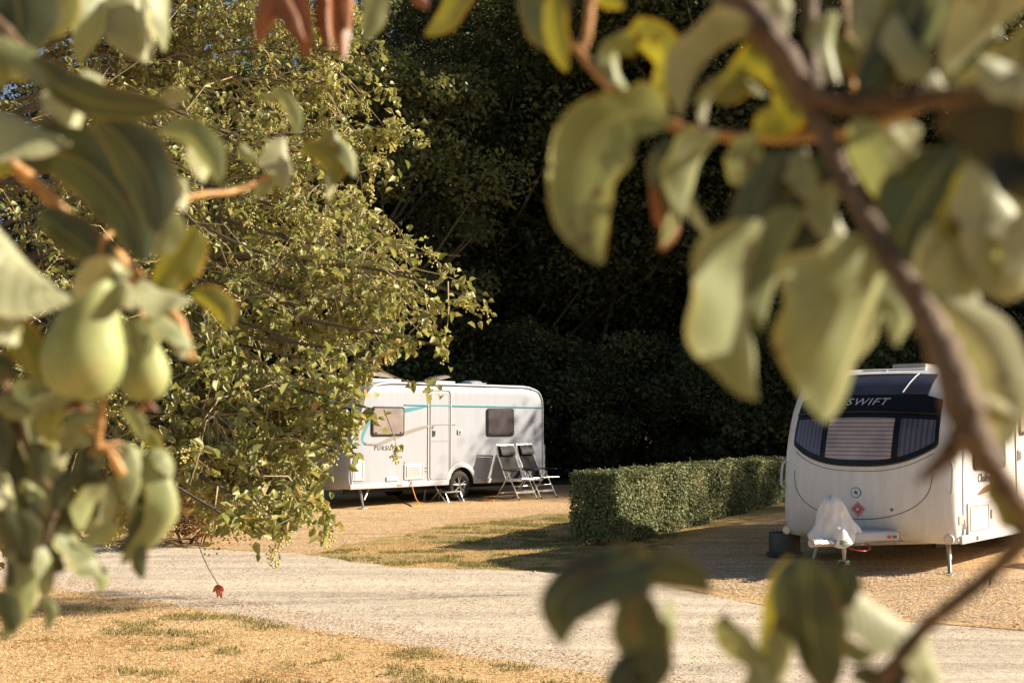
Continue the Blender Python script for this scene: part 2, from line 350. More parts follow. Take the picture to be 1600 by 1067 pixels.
sheet('gravel_drive', gp([(1005, 880), (1000, 905), (1120, 935), (1300, 965), (1500, 975), (1700, 992)])+[Vector((14, 12)), Vector((16, 30)), Vector((8, 30)), Vector((4.6, 23.5)), Vector((2.2, 19))], M['gravel'], .005, .06)
sheet('gravel_edge', [p + Vector((0, -.35, 0)) for p in reversed(lawn_e)]+[p + Vector((0, .5, 0)) for p in lawn_e], M['edge'], .007, .07)
sheet('road', [p + Vector((0, .12, 0)) for p in lawn_e]+[Vector((6, 8)), Vector((16, 4)), Vector((16, 12))]+list(reversed(road_f)), M['road'], .0045, .05)
sheet('dry_lawn', [p + Vector((0, -.28, 0)) for p in reversed(lawn_e)]+[Vector((-16, 14)), Vector((-16, -20)), Vector((12, -20)), Vector((12, 5))], M['lawn'], .010, .07)
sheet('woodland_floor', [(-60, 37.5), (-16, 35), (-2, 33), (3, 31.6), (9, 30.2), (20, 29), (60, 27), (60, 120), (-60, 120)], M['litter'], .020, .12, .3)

def inside(poly, x, y):
    r = False; j = len(poly)-1
    for i in range(len(poly)):
        xi, yi, xj, yj = poly[i][0], poly[i][1], poly[j][0], poly[j][1]
        if (yi > y) != (yj > y) and x < (xj-xi)*(y-yi)/(yj-yi)+xi: r = not r
        j = i
    return r
lawn_poly = [(p.x, p.y-.3) for p in lawn_e]+[(3, 6), (-7, 6), (-9, 13)]
verge_poly = [(p.x, p.y) for p in gp([(477, 868), (566, 852), (651, 833), (729, 818), (837, 806), (895, 805), (1060, 830), (1050, 865), (1000, 895), (850, 891), (620, 884)])]
from mathutils import noise as mn
def tufts(name, poly, n, h, thr, seed, label, gbase):
    rs = random.Random(seed); xs = [p[0] for p in poly]; ys = [p[1] for p in poly]
    V = []; F = []; C = []; c = 0
    while c < n:
        x = rs.uniform(min(xs), max(xs)); y = rs.uniform(min(ys), max(ys))
        if not inside(poly, x, y): continue
        g = mn.fractal(Vector((x*1.5, y*2.4, 3.3)), 1, 2, 5)*.9+mn.noise(Vector((x*.35, y*.5, 9)))*.5
        green = g > thr
        if not green and rs.random() < .55: continue
        hh = h*(rs.uniform(.5, 1.3) if green else rs.uniform(.25, .7)); a = rs.uniform(0, 6.28); l = rs.uniform(.2, 1.4)*hh
        wv = .004*rs.uniform(.8, 1.6); dx, dy = math.cos(a), math.sin(a); z = gz(y)+gbase
        V += [(x-dy*wv, y+dx*wv, z), (x+dy*wv, y-dx*wv, z), (x+dx*l, y+dy*l, z+hh)]
        F.append((3*c, 3*c+1, 3*c+2)); C.append(rs.uniform(.0, .42) if green else rs.uniform(.5, 1)); c += 1
    o = npmesh(name, V, F, M['grass'], attr=C)
    tag(o, label, 'grass', kind='stuff'); return o
tufts('dry_grass', lawn_poly, 90000, .032, .34, 3, 'short dry straw coloured grass with green tufts beside the road', .016)
tufts('verge_grass', verge_poly, 42000, .036, .10, 4, 'patchy green and yellow grass between the road and the gravel', 0)
def bits(name, areas, n, size, mat, seed, label, cat, zoff=.02, flat=.5):
    rs = random.Random(seed); V = []; F = []; C = []; c = 0
    for poly, cnt in areas:
        xs = [p[0] for p in poly]; ys = [p[1] for p in poly]; k = 0
        while k < cnt:
            x = rs.uniform(min(xs), max(xs)); y = rs.uniform(min(ys), max(ys))
            if not inside(poly, x, y): continue
            k += 1; r = size*rs.uniform(.5, 1.4); a = rs.uniform(0, 6.28); z = gz(y)+zoff
            b = len(V)
            for q in range(4): V.append((x+r*math.cos(a+q*1.57)*rs.uniform(.7, 1.1), y+r*math.sin(a+q*1.57)*rs.uniform(.7, 1.1), z))
            V.append((x, y, z+r*flat))
            for q in range(4): F.append((b+q, b+(q+1) % 4, b+4)); C.append(0)
            cc = rs.random(); C[-4:] = [cc]*4
    o = npmesh(name, V, F, mat, attr=C); tag(o, label, cat, kind='stuff')
ed = [(p.x, p.y-.5) for p in lawn_e]+[(p.x, p.y+.6) for p in reversed(lawn_e)]
pitch = [(p.x, p.y) for p in gp([(350, 858), (480, 865), (566, 848), (700, 818), (840, 803), (895, 800), (880, 790), (500, 800), (300, 800)])]
drive = [(p.x, p.y) for p in gp([(1050, 875), (1120, 925), (1300, 960), (1700, 985), (1700, 900), (1300, 880)])]
roadp = [(p.x, p.y+.1) for p in lawn_e]+[(p.x, p.y) for p in reversed(gp(far_edge[:-1]))]
bits('loose_stones', [(ed, 5000), (pitch, 9000), (drive, 14000), (roadp, 12000)], 0, .011, M['stone'], 5, 'small pale stones loose on the road edge and gravel', 'gravel')
bits('fallen_leaves', [(lawn_poly, 1500), (verge_poly, 150), (roadp, 150)], 0, .020, M['deadleaf'], 6, 'small brown fallen leaves scattered over the dry lawn', 'fallen leaves', .025, .35)

# ------------------------------------------------------------------ leaf clouds
def cards(C, size, up_bias=.3, seed=1, aspect=.55, droop=0, curl=.18):
    """leaf-shaped folded quads pair: 6 verts, 2 faces per leaf. C: centres Nx3"""
    r = np.random.default_rng(seed); n = len(C); C = np.asarray(C)
    nm = r.normal(size=(n, 3)); nm[:, 2] = np.abs(nm[:, 2])+up_bias; nm /= np.linalg.norm(nm, axis=1)[:, None]
    t = r.normal(size=(n, 3)); t[:, 2] -= droop; t -= nm*np.sum(t*nm, 1)[:, None]; t /= np.linalg.norm(t, axis=1)[:, None]
    s = np.cross(nm, t); L = (size*r.uniform(.65, 1.3, n))[:, None]; W = L*aspect*.5
    v = np.stack([C, C+t*L*.3+s*W+nm*L*curl, C+t*L*.68+s*W*.8+nm*L*curl*.8, C+t*L-nm*L*curl*.6, C+t*L*.68-s*W*.8+nm*L*curl*.8, C+t*L*.3-s*W+nm*L*curl], 1).reshape(-1, 3)
    b = np.arange(n)[:, None]*6
    f = np.concatenate([b+np.array([0, 1, 2, 3]), b+np.array([0, 3, 4, 5])], 1).reshape(-1, 4)
    return v, f
def diamonds(C, size, up_bias=.3, seed=1, aspect=.6, out=None):
    r = np.random.default_rng(seed); n = len(C); C = np.asarray(C)
    nm = r.normal(size=(n, 3)); nm[:, 2] = np.abs(nm[:, 2])+up_bias; nm = nm if out is None else nm*.75+out; nm /= np.linalg.norm(nm, axis=1)[:, None]
    t = r.normal(size=(n, 3)); t -= nm*np.sum(t*nm, 1)[:, None]; t /= np.linalg.norm(t, axis=1)[:, None]
    s = np.cross(nm, t); L = (size*r.uniform(.5, 1.35, n))[:, None]; W = L*aspect*.5
    v = np.stack([C, C+t*L*.5+s*W+nm*L*.1, C+t*L, C+t*L*.5-s*W+nm*L*.1], 1).reshape(-1, 3)
    return v, np.arange(4*n).reshape(n, 4)

def make_tree(name, h, r, nleaf, seed, mat, z0=.15, nclump=110, leaf=.17, cr=1.0, label=None, cat='tree', trunk=.28):
    rs = np.random.default_rng(seed)
    root = thing(name, (0, 0, 0), 0, label, cat)
    # clump centres fill an uneven ellipsoid, denser to the outside
    cs = []
    while len(cs) < nclump:
        u = rs.normal(size=3); u /= np.linalg.norm(u); rad = rs.uniform(.35, 1)**.5
        p = np.array([u[0]*r*rad, u[1]*r*rad, (h*(1+z0)/2)+u[2]*h*(1-z0)/2*rad])
        ang = math.atan2(u[1], u[0]); p[:2] *= 1+.22*math.sin(ang*3+seed)+.12*math.sin(ang*5+p[2])
        cs.append(p)
    cs = np.array(cs); rad = rs.uniform(.55, 1.25, nclump)*cr
    wt = rad**2/np.sum(rad**2); idx = rs.choice(nclump, nleaf, p=wt)
    d = rs.normal(size=(nleaf, 3)); d /= np.linalg.norm(d, axis=1)[:, None]
    rr = rad[idx]*rs.uniform(.2, 1.08, nleaf)**.6
    C = cs[idx]+d*rr[:, None]*np.array([1, 1, .62])
    C[:, 2] = np.maximum(C[:, 2], .15)
    v, f = diamonds(C, leaf, .35, seed+1)
    tone = rs.uniform(0, 1, nclump)[idx]*.5+rs.uniform(0, .5, nleaf)
    npmesh('crown', v, f, mat, root, attr=tone)
    tb = MB(); hh = h*.72
    pts = [Vector((rs.normal()*.12*i, rs.normal()*.12*i, -.1+hh*i/6)) for i in range(7)]
    tb.tube(pts, [trunk*(1-.8*i/6) for i in range(7)], 9); tb.build('trunk', M['bark'], root)
    lb = MB()
    for i in rs.choice(nclump, min(nclump, 40), replace=False):
        c = Vector(cs[i]); k = min(5, max(1, int((c.z-.12*h)/hh*6))); a = pts[k]
        mid = a.lerp(c, .5)+Vector((0, 0, -.25)); lb.tube([a, mid, c], [trunk*.32*(1-k*.1), trunk*.18, .02], 5, cap=False)
    lb.build('limbs', M['bark'], root)
    return root
def dup(root, loc, rz, sc=1, label=None, group=None):
    r = root.copy(); COL.objects.link(r); r.location = loc; r.rotation_euler = (0, 0, rz)
    r.scale = (sc, sc, sc) if not hasattr(sc, '__len__') else sc
    if label: r['label'] = label
    if group: r['group'] = group
    for ch in list(root.children):
        c = ch.copy(); COL.objects.link(c); c.parent = r
        for g in list(ch.children):
            d = g.copy(); COL.objects.link(d); d.parent = c
    return r

# background wood: three rows; kinds share meshes
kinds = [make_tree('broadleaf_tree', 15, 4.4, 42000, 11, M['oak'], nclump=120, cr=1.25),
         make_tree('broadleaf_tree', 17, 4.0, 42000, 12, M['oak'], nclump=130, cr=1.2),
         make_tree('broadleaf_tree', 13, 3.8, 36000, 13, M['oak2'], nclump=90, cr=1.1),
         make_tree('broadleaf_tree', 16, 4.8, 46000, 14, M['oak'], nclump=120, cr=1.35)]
KL = ['tall dark broadleaf tree', 'tall dark narrow tree', 'lighter green loose tree', 'broad dark spreading tree']
GR = 'trees of the dark wood behind the caravans'
rsT = random.Random(21); used = [False]*4
def put_tree(k, x, y, sc, label):
    global used
    loc = (x, y, gz(y)); rz = rsT.uniform(0, 6.28)
    if not used[k]:
        o = kinds[k]; used[k] = True; o.location = loc; o.rotation_euler = (0, 0, rz); o.scale = (sc, sc, sc) if not hasattr(sc, '__len__') else sc
        o['label'] = label; o['group'] = GR; return o
    return dup(kinds[k], loc, rz, sc, label, GR)
row1 = [(-15.5, 41, 2, 1.0), (-11.2, 42, 2, 1.15), (-7.6, 42, 2, 1.2), (-3.9, 34.6, 2, .98), (-.9, 38.8, 3, 1.05), (2.2, 38.2, 1, 1.08), (5.8, 37.5, 0, 1.1), (9.2, 36.5, 3, 1.1), (12.6, 35.5, 1, 1.0), (15.6, 37.5, 0, 1.05), (19, 38, 3, 1)]
where1 = ['far left behind the big leafy tree', 'behind the left tree, second from the left edge', 'behind the top of the leafy tree', 'lit by sun left of the dark wood', 'rising behind the pursuit caravan door', 'behind the rear end of the left caravan', 'behind the start of the clipped hedge', 'behind the middle of the clipped hedge', 'behind the nose of the right caravan', 'behind the right caravan roof', 'at the right edge behind the right caravan']
where1[4] = 'rising behind the left caravan door'
for (x, y, k, sc), wl in zip(row1, where1): put_tree(k, x, y, sc, KL[k]+' '+wl)
for i in range(11):
    x = -13+i*3.6+rsT.uniform(-.8, .8); y = 46.5+rsT.uniform(-1.5, 1.5)-max(0, x)*.25; k = [0, 1, 3][i % 3] if x > -4 else 2
    put_tree(k, x, y, 1.12 if x > -3 else .8, KL[k]+' in the second row of the wood, '+['leftmost', 'second from left', 'third from left', 'fourth from left', 'fifth from left', 'sixth from left', 'seventh from left', 'eighth from left', 'ninth from left', 'tenth from left', 'rightmost'][i])
for i in range(7):
    x = -2+i*5+rsT.uniform(-1, 1); y = 56-max(0, x)*.25; k = [1, 3, 0][i % 3]
    put_tree(k, x, y, 1.22, KL[k]+' at the back of the wood, '+['leftmost', 'second from left', 'third from left', 'fourth from left', 'fifth from left', 'sixth from left', 'rightmost'][i])
# the wood goes on to the right of the frame and shades what is in it
for i, (x, y, k, sc) in enumerate([(16.4, 25.4, 3, .50), (18.4, 28.0, 3, .50), (19.0, 34.0, 3, .80), (22.5, 37.5, 0, 1.1), (24, 33, 2, .8), (27.5, 40, 1, 1.2), (33, 41.5, 0, 1.3), (31, 46, 3, 1.25), (21, 44, 3, 1.2), (38, 45, 1, 1.35)]):
    put_tree(k, x, y, sc, KL[k]+' of the wood beyond the right side, '+['nearest the caravans', 'second', 'third', 'fourth', 'fifth', 'sixth', 'seventh', 'eighth', 'ninth', 'tenth'][i]+' out')
# undergrowth
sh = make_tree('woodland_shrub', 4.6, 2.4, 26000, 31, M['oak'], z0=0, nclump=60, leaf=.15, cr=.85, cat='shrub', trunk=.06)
sp = [(x, 35.2-max(0, x)*.33+rsT.uniform(-.4, .4)+(1.2 if x < -3 else 0)) for x in np.arange(-15, 19, 2.6)]
for i, (x, y) in enumerate(sp):
    lab = 'dark woodland shrub under the trees, number %s from the left edge' % ['one', 'two', 'three', 'four', 'five', 'six', 'seven', 'eight', 'nine', 'ten', 'eleven', 'twelve', 'thirteen', 'fourteen'][i]
    sc = rsT.uniform(.75, 1.1)
    if i == 0: sh.location = (x, y, gz(y)); sh['label'] = lab; sh['group'] = 'shrubs under the wood'; o = sh
    else: o = dup(sh, (x, y, gz(y)), rsT.uniform(0, 6), sc, lab, 'shrubs under the wood')
# bushes behind the leafy tree on the left
bush = make_tree('bush', 2.3, 1.25, 16000, 41, M['oak2'], z0=0, nclump=45, leaf=.09, cr=.45, cat='bush', trunk=.04)
for i, (px, y, sc, lab) in enumerate([(395, 24.5, .9, 'dense green bush beside the hitch of the left caravan'), (300, 22.5, .8, 'green bush under the leafy tree, left of the caravan hitch'), (215, 22.5, .7, 'low green bush in front of the half hidden third caravan'), (120, 23, .75, 'green bush at the nose of the half hidden third caravan'), (20, 23, .95, 'tall green bush at the left edge behind the leafy tree')]):
    loc = ((px-800)/FPX*y, y, gz(y))
    if i == 0: bush.location = loc; bush.scale = (sc,)*3; bush['label'] = lab; bush['group'] = 'bushes left of the caravan'
    else: dup(bush, loc, i*1.3, sc, lab, 'bushes left of the caravan')
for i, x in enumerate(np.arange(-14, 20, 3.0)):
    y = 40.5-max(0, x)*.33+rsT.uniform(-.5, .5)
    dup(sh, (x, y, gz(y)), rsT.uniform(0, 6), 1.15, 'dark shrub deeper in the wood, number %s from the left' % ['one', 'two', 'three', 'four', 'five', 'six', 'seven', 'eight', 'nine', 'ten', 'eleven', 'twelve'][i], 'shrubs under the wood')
sl = make_tree('dapple_caster_tree', 9.9, 1.0, 1500, 77, M['oak2'], z0=.84, nclump=12, leaf=.15, cr=.6, label='added unseen tree right of the right caravan, shaped to dapple the lawn with shade', cat='tree', trunk=.022)  # unseen tree added for dappled lawn shade; trunk thinned to hide its own shadow
sl.location = (11.0, 16.2, gz(16))
rb = make_tree('rusty_bush', 1.5, .8, 6000, 43, M['rust'], z0=0, nclump=25, leaf=.07, cr=.35, label='small bush with rusty brown leaves under the leafy tree', cat='bush', trunk=.03)
rb.location = ((295-800)/FPX*19.5, 19.5, gz(19.5))

# ------------------------------------------------------------------ clipped hedge
hN = Vector((1.52, 18.95)); hd = Vector((.465, .885)).normalized(); hn = Vector((-hd.y, hd.x)); hL = 9.6; hW = .72; hH = 1.08
hroot = thing('clipped_hedge', (hN.x, hN.y, gz(19)), math.atan2(hd.y, hd.x), 'clipped box shaped green hedge between the two caravans', 'hedge')
def hedge_pts(n, seed):
    r = np.random.default_rng(seed); out = []
    areas = np.array([hL*hH, hL*hW, hW*hH, hL*hH*.35, hW*hH*.4]); ch = r.choice(5, n, p=areas/areas.sum())
    a = r.uniform(0, 1, n); b = r.uniform(0, 1, n); dep = -np.abs(r.normal(0, .05, n))+r.normal(0, .012, n)
    X = np.zeros((n, 3))
    for k in range(5):
        m = ch == k
        if k in (0, 3): X[m] = np.stack([a[m]*hL, (-dep[m] if k == 0 else hW+dep[m]), .02+b[m]*(hH-.02)], 1)
        elif k == 1: X[m] = np.stack([a[m]*hL, b[m]*hW, hH+dep[m]], 1)
        else: X[m] = np.stack([(-dep[m] if k == 2 else hL+dep[m]), a[m]*hW, .10+b[m]*(hH-.10)], 1)
    # unevenness and ragged foot
    bul = .035*np.sin(X[:, 0]*2.1+X[:, 2]*3)+.025*np.sin(X[:, 0]*5.3+1)
    X[:, 1] += np.where((ch == 2) | (ch == 4) | (ch == 1), 0, np.where(X[:, 1] < hW/2, -bul, bul)); X[:, 2] += .02*np.sin(X[:, 0]*3.7)+.012*np.sin(X[:, 0]*11)
    rag = .06+.05*np.sin(X[:, 0]*4.2)+.05*np.sin(X[:, 0]*9.7)+r.normal(0, .04, n)
    keep = X[:, 2] > rag
    # thin pockets
    O_ = np.zeros((n, 3)); O_[ch == 0, 1] = -1; O_[ch == 3, 1] = 1; O_[ch == 1, 2] = 1; O_[ch == 2, 0] = -1; O_[ch == 4, 0] = 1
    return X[keep], O_[keep]
hp, ho = hedge_pts(120000, 5)
v, f = diamonds(hp, .042, .1, 6, .75, ho*.8); tn = np.clip(.45+.25*np.sin(hp[:, 0]*3)*np.cos(hp[:, 2]*4)+rng.uniform(-.4, .5, len(hp)), 0, 1)
npmesh('foliage', v, f, M['hedge'], hroot, attr=tn)
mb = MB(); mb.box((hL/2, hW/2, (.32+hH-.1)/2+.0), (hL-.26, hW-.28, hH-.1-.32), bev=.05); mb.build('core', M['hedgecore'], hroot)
mb = MB(); rs = random.Random(2)
for i in range(34):
    x = .1+i*.285; y = hW*rs.uniform(.25, .75)
    mb.tube([(x, y, -.05), (x+rs.uniform(-.05, .05), y, .2), (x+rs.uniform(-.12, .12), y+rs.uniform(-.1, .1), .5)], [.022, .018, .01], 6)
mb.build('stems', M['bark'], hroot)
mb = MB()
for i in range(26):
    x = rs.uniform(.05, hL); y = rs.uniform(.1, hW-.1); mb.tube([(x, y, hH-.05), (x+rs.uniform(-.03, .03), y, hH+rs.uniform(.03, .12))], .004, 4)
mb.build('shoots', M['twig'], hroot)

# ------------------------------------------------------------------ caravans
def interp(tab, z):
    if z <= tab[0][0]: return tab[0][1]
    for (a, va), (b, vb) in zip(tab, tab[1:]):
        if z <= b:
            k = (z-a)/(b-a); return va+(vb-va)*k
    return tab[-1][1]
class Shell:
    def __init__(s, L, W, front, rear, bulge, inset, zs, p=2.4, q=.6):
        s.L, s.W, s.f, s.r, s.B, s.i, s.zs, s.p, s.q = L, W, front, rear, bulge, inset, zs, p, q
    def fp(s, t, z, off=0):
        def raw(t, z):
            i = interp(s.i, z); g = max(0, 1-abs(t)**s.p)**s.q
            return Vector((interp(s.f, z)-interp(s.B, z)*g, s.W/2+t*(s.W/2-i), z))
        p = raw(t, z)
        if off:
            t0 = max(-.985, min(.985, t)); e = .01; a = raw(t0+e, z)-raw(t0-e, z); b = raw(t0, z+.03)-raw(t0, z-.03)
            n = a.cross(b).normalized()
            if n.x > 0: n = -n
            p += n*off
        return p
    def build(s, mat, root, cuts=()):
        NT = 30; rings = []
        for z in s.zs:
            i = interp(s.i, z); xr = s.L-interp(s.r, z); cr = .07
            ring = []
            f0 = s.fp(-1, z).x
            for k in range(9): ring.append(Vector((xr-cr-(xr-cr-f0)*k/9, i, z)))
            for k in range(NT+1): ring.append(s.fp(-math.cos(math.pi*k/NT), z))
            for k in range(1, 10): ring.append(Vector((f0+(xr-cr-f0)*k/9, s.W-i, z)))
            for k in range(1, 5):
                a = R(90-90*k/4); ring.append(Vector((xr-cr+cr*math.cos(a), s.W-i-cr+cr*math.sin(a), z)))
            for k in range(0, 4):
                a = R(0-90*k/4); ring.append(Vector((xr-cr+cr*math.cos(a), i+cr+cr*math.sin(a), z)))
            rings.append(ring)
        m = MB(); n = len(rings[0]); v = [p for r in rings for p in r]; f = []
        for a in range(len(rings)-1):
            for k in range(n): f.append((a*n+k, a*n+(k+1) % n, (a+1)*n+(k+1) % n, (a+1)*n+k))
        top = rings[-1]; zc = top[0].z+.03
        c0 = len(v); v.append(Vector((sum(p.x for p in top)/n, s.W/2, zc)))
        for k in range(n): f.append(((len(rings)-1)*n+k, (len(rings)-1)*n+(k+1) % n, c0))
        f.append(tuple(range(n-1, -1, -1)))
        m.add(v, f, True); o = m.build('body', mat, root, angle=40)
        for (x, zc, r, dpt) in cuts:
            c = MB()
            for y0, y1 in ((-.05, dpt), (s.W-dpt, s.W+.05)):
                out = [Vector((x+r*math.cos(2*math.pi*k/40), 0, zc+r*math.sin(2*math.pi*k/40))) for k in range(40)]
                c.prism(out, (0, y0, 0), (0, y1, 0))
            co = c.build('cutter', M['under'], root); b = o.modifiers.new('c', 'BOOLEAN'); b.operation = 'DIFFERENCE'; b.object = co; b.solver = 'EXACT'
            dg = bpy.context.evaluated_depsgraph_get(); me = bpy.data.meshes.new_from_object(o.evaluated_get(dg)); o.modifiers.clear(); o.data = me; me.name = 'body'
            bpy.data.objects.remove(co)
            me.polygons.foreach_set('use_smooth', [True]*len(me.polygons)); me.set_sharp_from_angle(angle=R(40))
        return o
    def patch(s, name, mat, root, t0, t1, zb, zt, off=.012, nt=40, nz=14):
        """panel laid on the curved front; with its rim turned in"""
        V = []; F = []
        tt = [t0+(t1-t0)*k/nt for k in range(nt+1)]
        for j in range(nz+1):
            for t in tt:
                a, b = zb(t), zt(t); V.append(s.fp(t, a+(b-a)*j/nz, off))
        for j in range(nz):
            for k in range(nt): q = j*(nt+1)+k; F.append((q, q+1, q+nt+2, q+nt+1))
        rim = [k for k in range(nt+1)]+[(j+1)*(nt+1)+nt for j in range(nz)]+[nz*(nt+1)+k for k in range(nt-1, -1, -1)]+[j*(nt+1) for j in range(nz-1, 0, -1)]
        b = len(V)
        for q in rim:
            j, k = divmod(q, nt+1); t = tt[k]; a, c = zb(t), zt(t); V.append(s.fp(t, a+(c-a)*j/nz, off-.02))
        m = len(rim)
        for i in range(m): F.append((rim[i], rim[(i+1) % m], b+(i+1) % m, b+i))
        mb = MB(); mb.add(V, F, True); return mb.build(name, mat, root, angle=60)
    def strip(s, name, mat, root, pts, wd, off=.006):
        """raised line along (t,z) points"""
        P_ = [s.fp(t, z, off) for t, z in pts]; mb = MB(); mb.tube(P_, wd, 5); return mb.build(name, mat, root)
def text_mesh(body, size, shear=0, bold=0, space=1.0, ext=.003):
    cu = bpy.data.curves.new('t', 'FONT'); cu.body = body; cu.size = size; cu.shear = shear; cu.offset = bold; cu.space_character = space; cu.extrude = ext; cu.resolution_u = 3
    o = bpy.data.objects.new('t', cu); COL.objects.link(o); dg = bpy.context.evaluated_depsgraph_get()
    me = bpy.data.meshes.new_from_object(o.evaluated_get(dg)); bpy.data.objects.remove(o); return me
def side_text(name, body, root, x, z, size, mat, **k):
    me = text_mesh(body, size, **k); me.name = name
    for v in me.vertices: v.co = Vector((x+v.co.x, -.004-v.co.z, z+v.co.y))
    me.materials.clear(); me.materials.append(mat); return link(bpy.data.objects.new(name, me), root)
def side_poly(name, mat, root, top, bot, y0=.001, y1=.004):
    """thin decal following two polylines on the near side"""
    V = []; F = []; n = len(top)
    for y in (-y0, -y1):
        for (x, z) in top: V.append((x, y, z))
        for (x, z) in bot: V.append((x, y, z))
    for k in range(n-1):
        F += [(k, k+1, n+k+1, n+k), (2*n+k, 3*n+k, 3*n+k+1, 2*n+k+1), (k, 2*n+k, 2*n+k+1, k+1), (n+k, n+k+1, 3*n+k+1, 3*n+k)]
    mb = MB(); mb.add(V, F); return mb.build(name, mat, root)
def curve2(pts, n=8): return [(p.x, p.z) for p in catmull([(a, 0, b) for a, b in pts], n)]
def side_panel(name, mat, root, x0, x1, z0, z1, r, y0, y1, parent=None, W=None):
    out = [Vector(((x0+x1)/2+a, 0, (z0+z1)/2+b)) for a, b in rrect(x1-x0, z1-z0, r)]
    mb = MB(); mb.prism(out, (0, y0, 0), (0, y1, 0)); return mb.build(name, mat, parent or root, bevel=min(.006, abs(y1-y0)*.4))
def seam(name, root, x0, x1, z0, z1, r, mat, th=.006, y=-.003, parent=None):
    out = [Vector(((x0+x1)/2+a, y, (z0+z1)/2+b)) for a, b in rrect(x1-x0, z1-z0, r)]
    out.append(out[0]); out.append(out[1]); mb = MB(); mb.tube(out, th, 5, cap=False); return mb.build(name, mat, parent or root)
def window(root, x0, x1, z0, z1, pane, y=0):
    fr = side_panel('window', M['black'], root, x0, x1, z0, z1, .07, -.026, .002)
    side_panel('pane', pane, root, x0+.035, x1-.035, z0+.035, z1-.035, .05, -.034, -.022, fr)
    mb = MB()
    for xx in (x0+.10, x1-.10): mb.box((xx, -.037, z0+.065), (.05, .014, .03), bev=.004)
    mb.build('catch', M['black'], fr)
    return fr
def wheel(root, x, z, y, r=.31):
    w = bpy.data.objects.new('wheel', None); link(w, root); w.location = (x, y, z); w.empty_display_size = .1
    mb = MB(); prof = [(.60*r/.31*.31/ .31*.31*1.0, 0)]
    prof = [(.195, -.085), (.235, -.098), (.29, -.09), (r, -.065), (r, .065), (.29, .09), (.235, .098), (.195, .085)]
    n = 44; V = []; F = []
    for k in range(n):
        a = 2*math.pi*k/n
        for (rr, yy) in prof: V.append((rr*math.cos(a), yy, rr*math.sin(a)))
    m = len(prof)
    for k in range(n):
        for j in range(m): F.append((k*m+j, k*m+(j+1) % m, ((k+1) % n)*m+(j+1) % m, ((k+1) % n)*m+j))
    mb.add(V, F, True); mb.build('tyre', M['rubber'], w, angle=50)
    rim = MB()
    prof = [(.198, -.088), (.205, -.075), (.188, -.055), (.18, .05), (.19, .05), (.2, .085)]
    V = []; F = []
    for k in range(n):
        a = 2*math.pi*k/n
        for (rr, yy) in prof: V.append((rr*math.cos(a), yy, rr*math.sin(a)))
    m = len(prof)
    for k in range(n):
        for j in range(m-1): F.append((k*m+j, k*m+j+1, ((k+1) % n)*m+j+1, ((k+1) % n)*m+j))
    rim.add(V, F, True)
    for k in range(5):
        for da in (-.14, .14):
            a = 2*math.pi*k/5+.3+da
            rim.tube([(.02*math.cos(a), -.062, .02*math.sin(a)), (.1*math.cos(a), -.066, .1*math.sin(a)), (.19*math.cos(a+da*.4), -.074, .19*math.sin(a+da*.4))], [.022, .013, .017], 6)
    rim.tube([(0, -.085, 0), (0, -.04, 0)], .034, 14); rim.build('rim', M['alloy'], w, angle=50)
    b = MB(); b.tube([(0, .02, 0), (0, .03, 0)], .17, 24); b.build('brake_drum', M['dark'], w)
    return w
def steady(root, x, y, z, foot=(0, 0), top=.42):
    mb = MB(); fx, fy = foot
    mb.tube([(x, y, top), (x+fx*.5, y+fy*.5, top*.5), (x+fx, y+fy, z+.03)], [.032, .026, .022], 6, sm=False)
    mb.tube([(x+fx+.26, y+fy*.2, top), (x+fx*.6+.06, y+fy*.6, top*.45)], .017, 6)
    mb.box((x+fx, y+fy, z+.012), (.16, .12, .024), bev=.004)
    return mb.build('corner_steady', M['steel'], root)
def place(root, O, e, z):
    root.location = (O[0], O[1], z); root.rotation_euler = (0, 0, math.atan2(e[1], e[0]))
def arch_parts(root, x, zc, W):
    mb = MB(); n = 20
    for y0 in (0,):
        a0 = [Vector((x+.385*math.cos(math.pi*k/n), 0, zc+.385*math.sin(math.pi*k/n))) for k in range(n+1)]
        V = []; F = []
        for p in a0: V += [(p.x, .24, p.z), (p.x, .004, p.z)]
        for k in range(n): F.append((2*k, 2*k+2, 2*k+3, 2*k+1))
        mb.add(V, F, True)
    mb.build('arch_liner', M['dark'], root)
    rim = MB(); V = []; F = []
    for k in range(n+1):
        a = math.pi*k/n
        for rr, yy in ((.375, .0), (.375, -.022), (.41, -.03), (.47, -.016), (.475, .0)): V.append((x+rr*math.cos(a), yy, zc+rr*math.sin(a)*(.96)))
    for k in range(n):
        for j in range(4): F.append((k*5+j, (k+1)*5+j, (k+1)*5+j+1, k*5+j+1))
    rim.add(V, F, True); rim.build('wheel_arch', M['trim'], root)
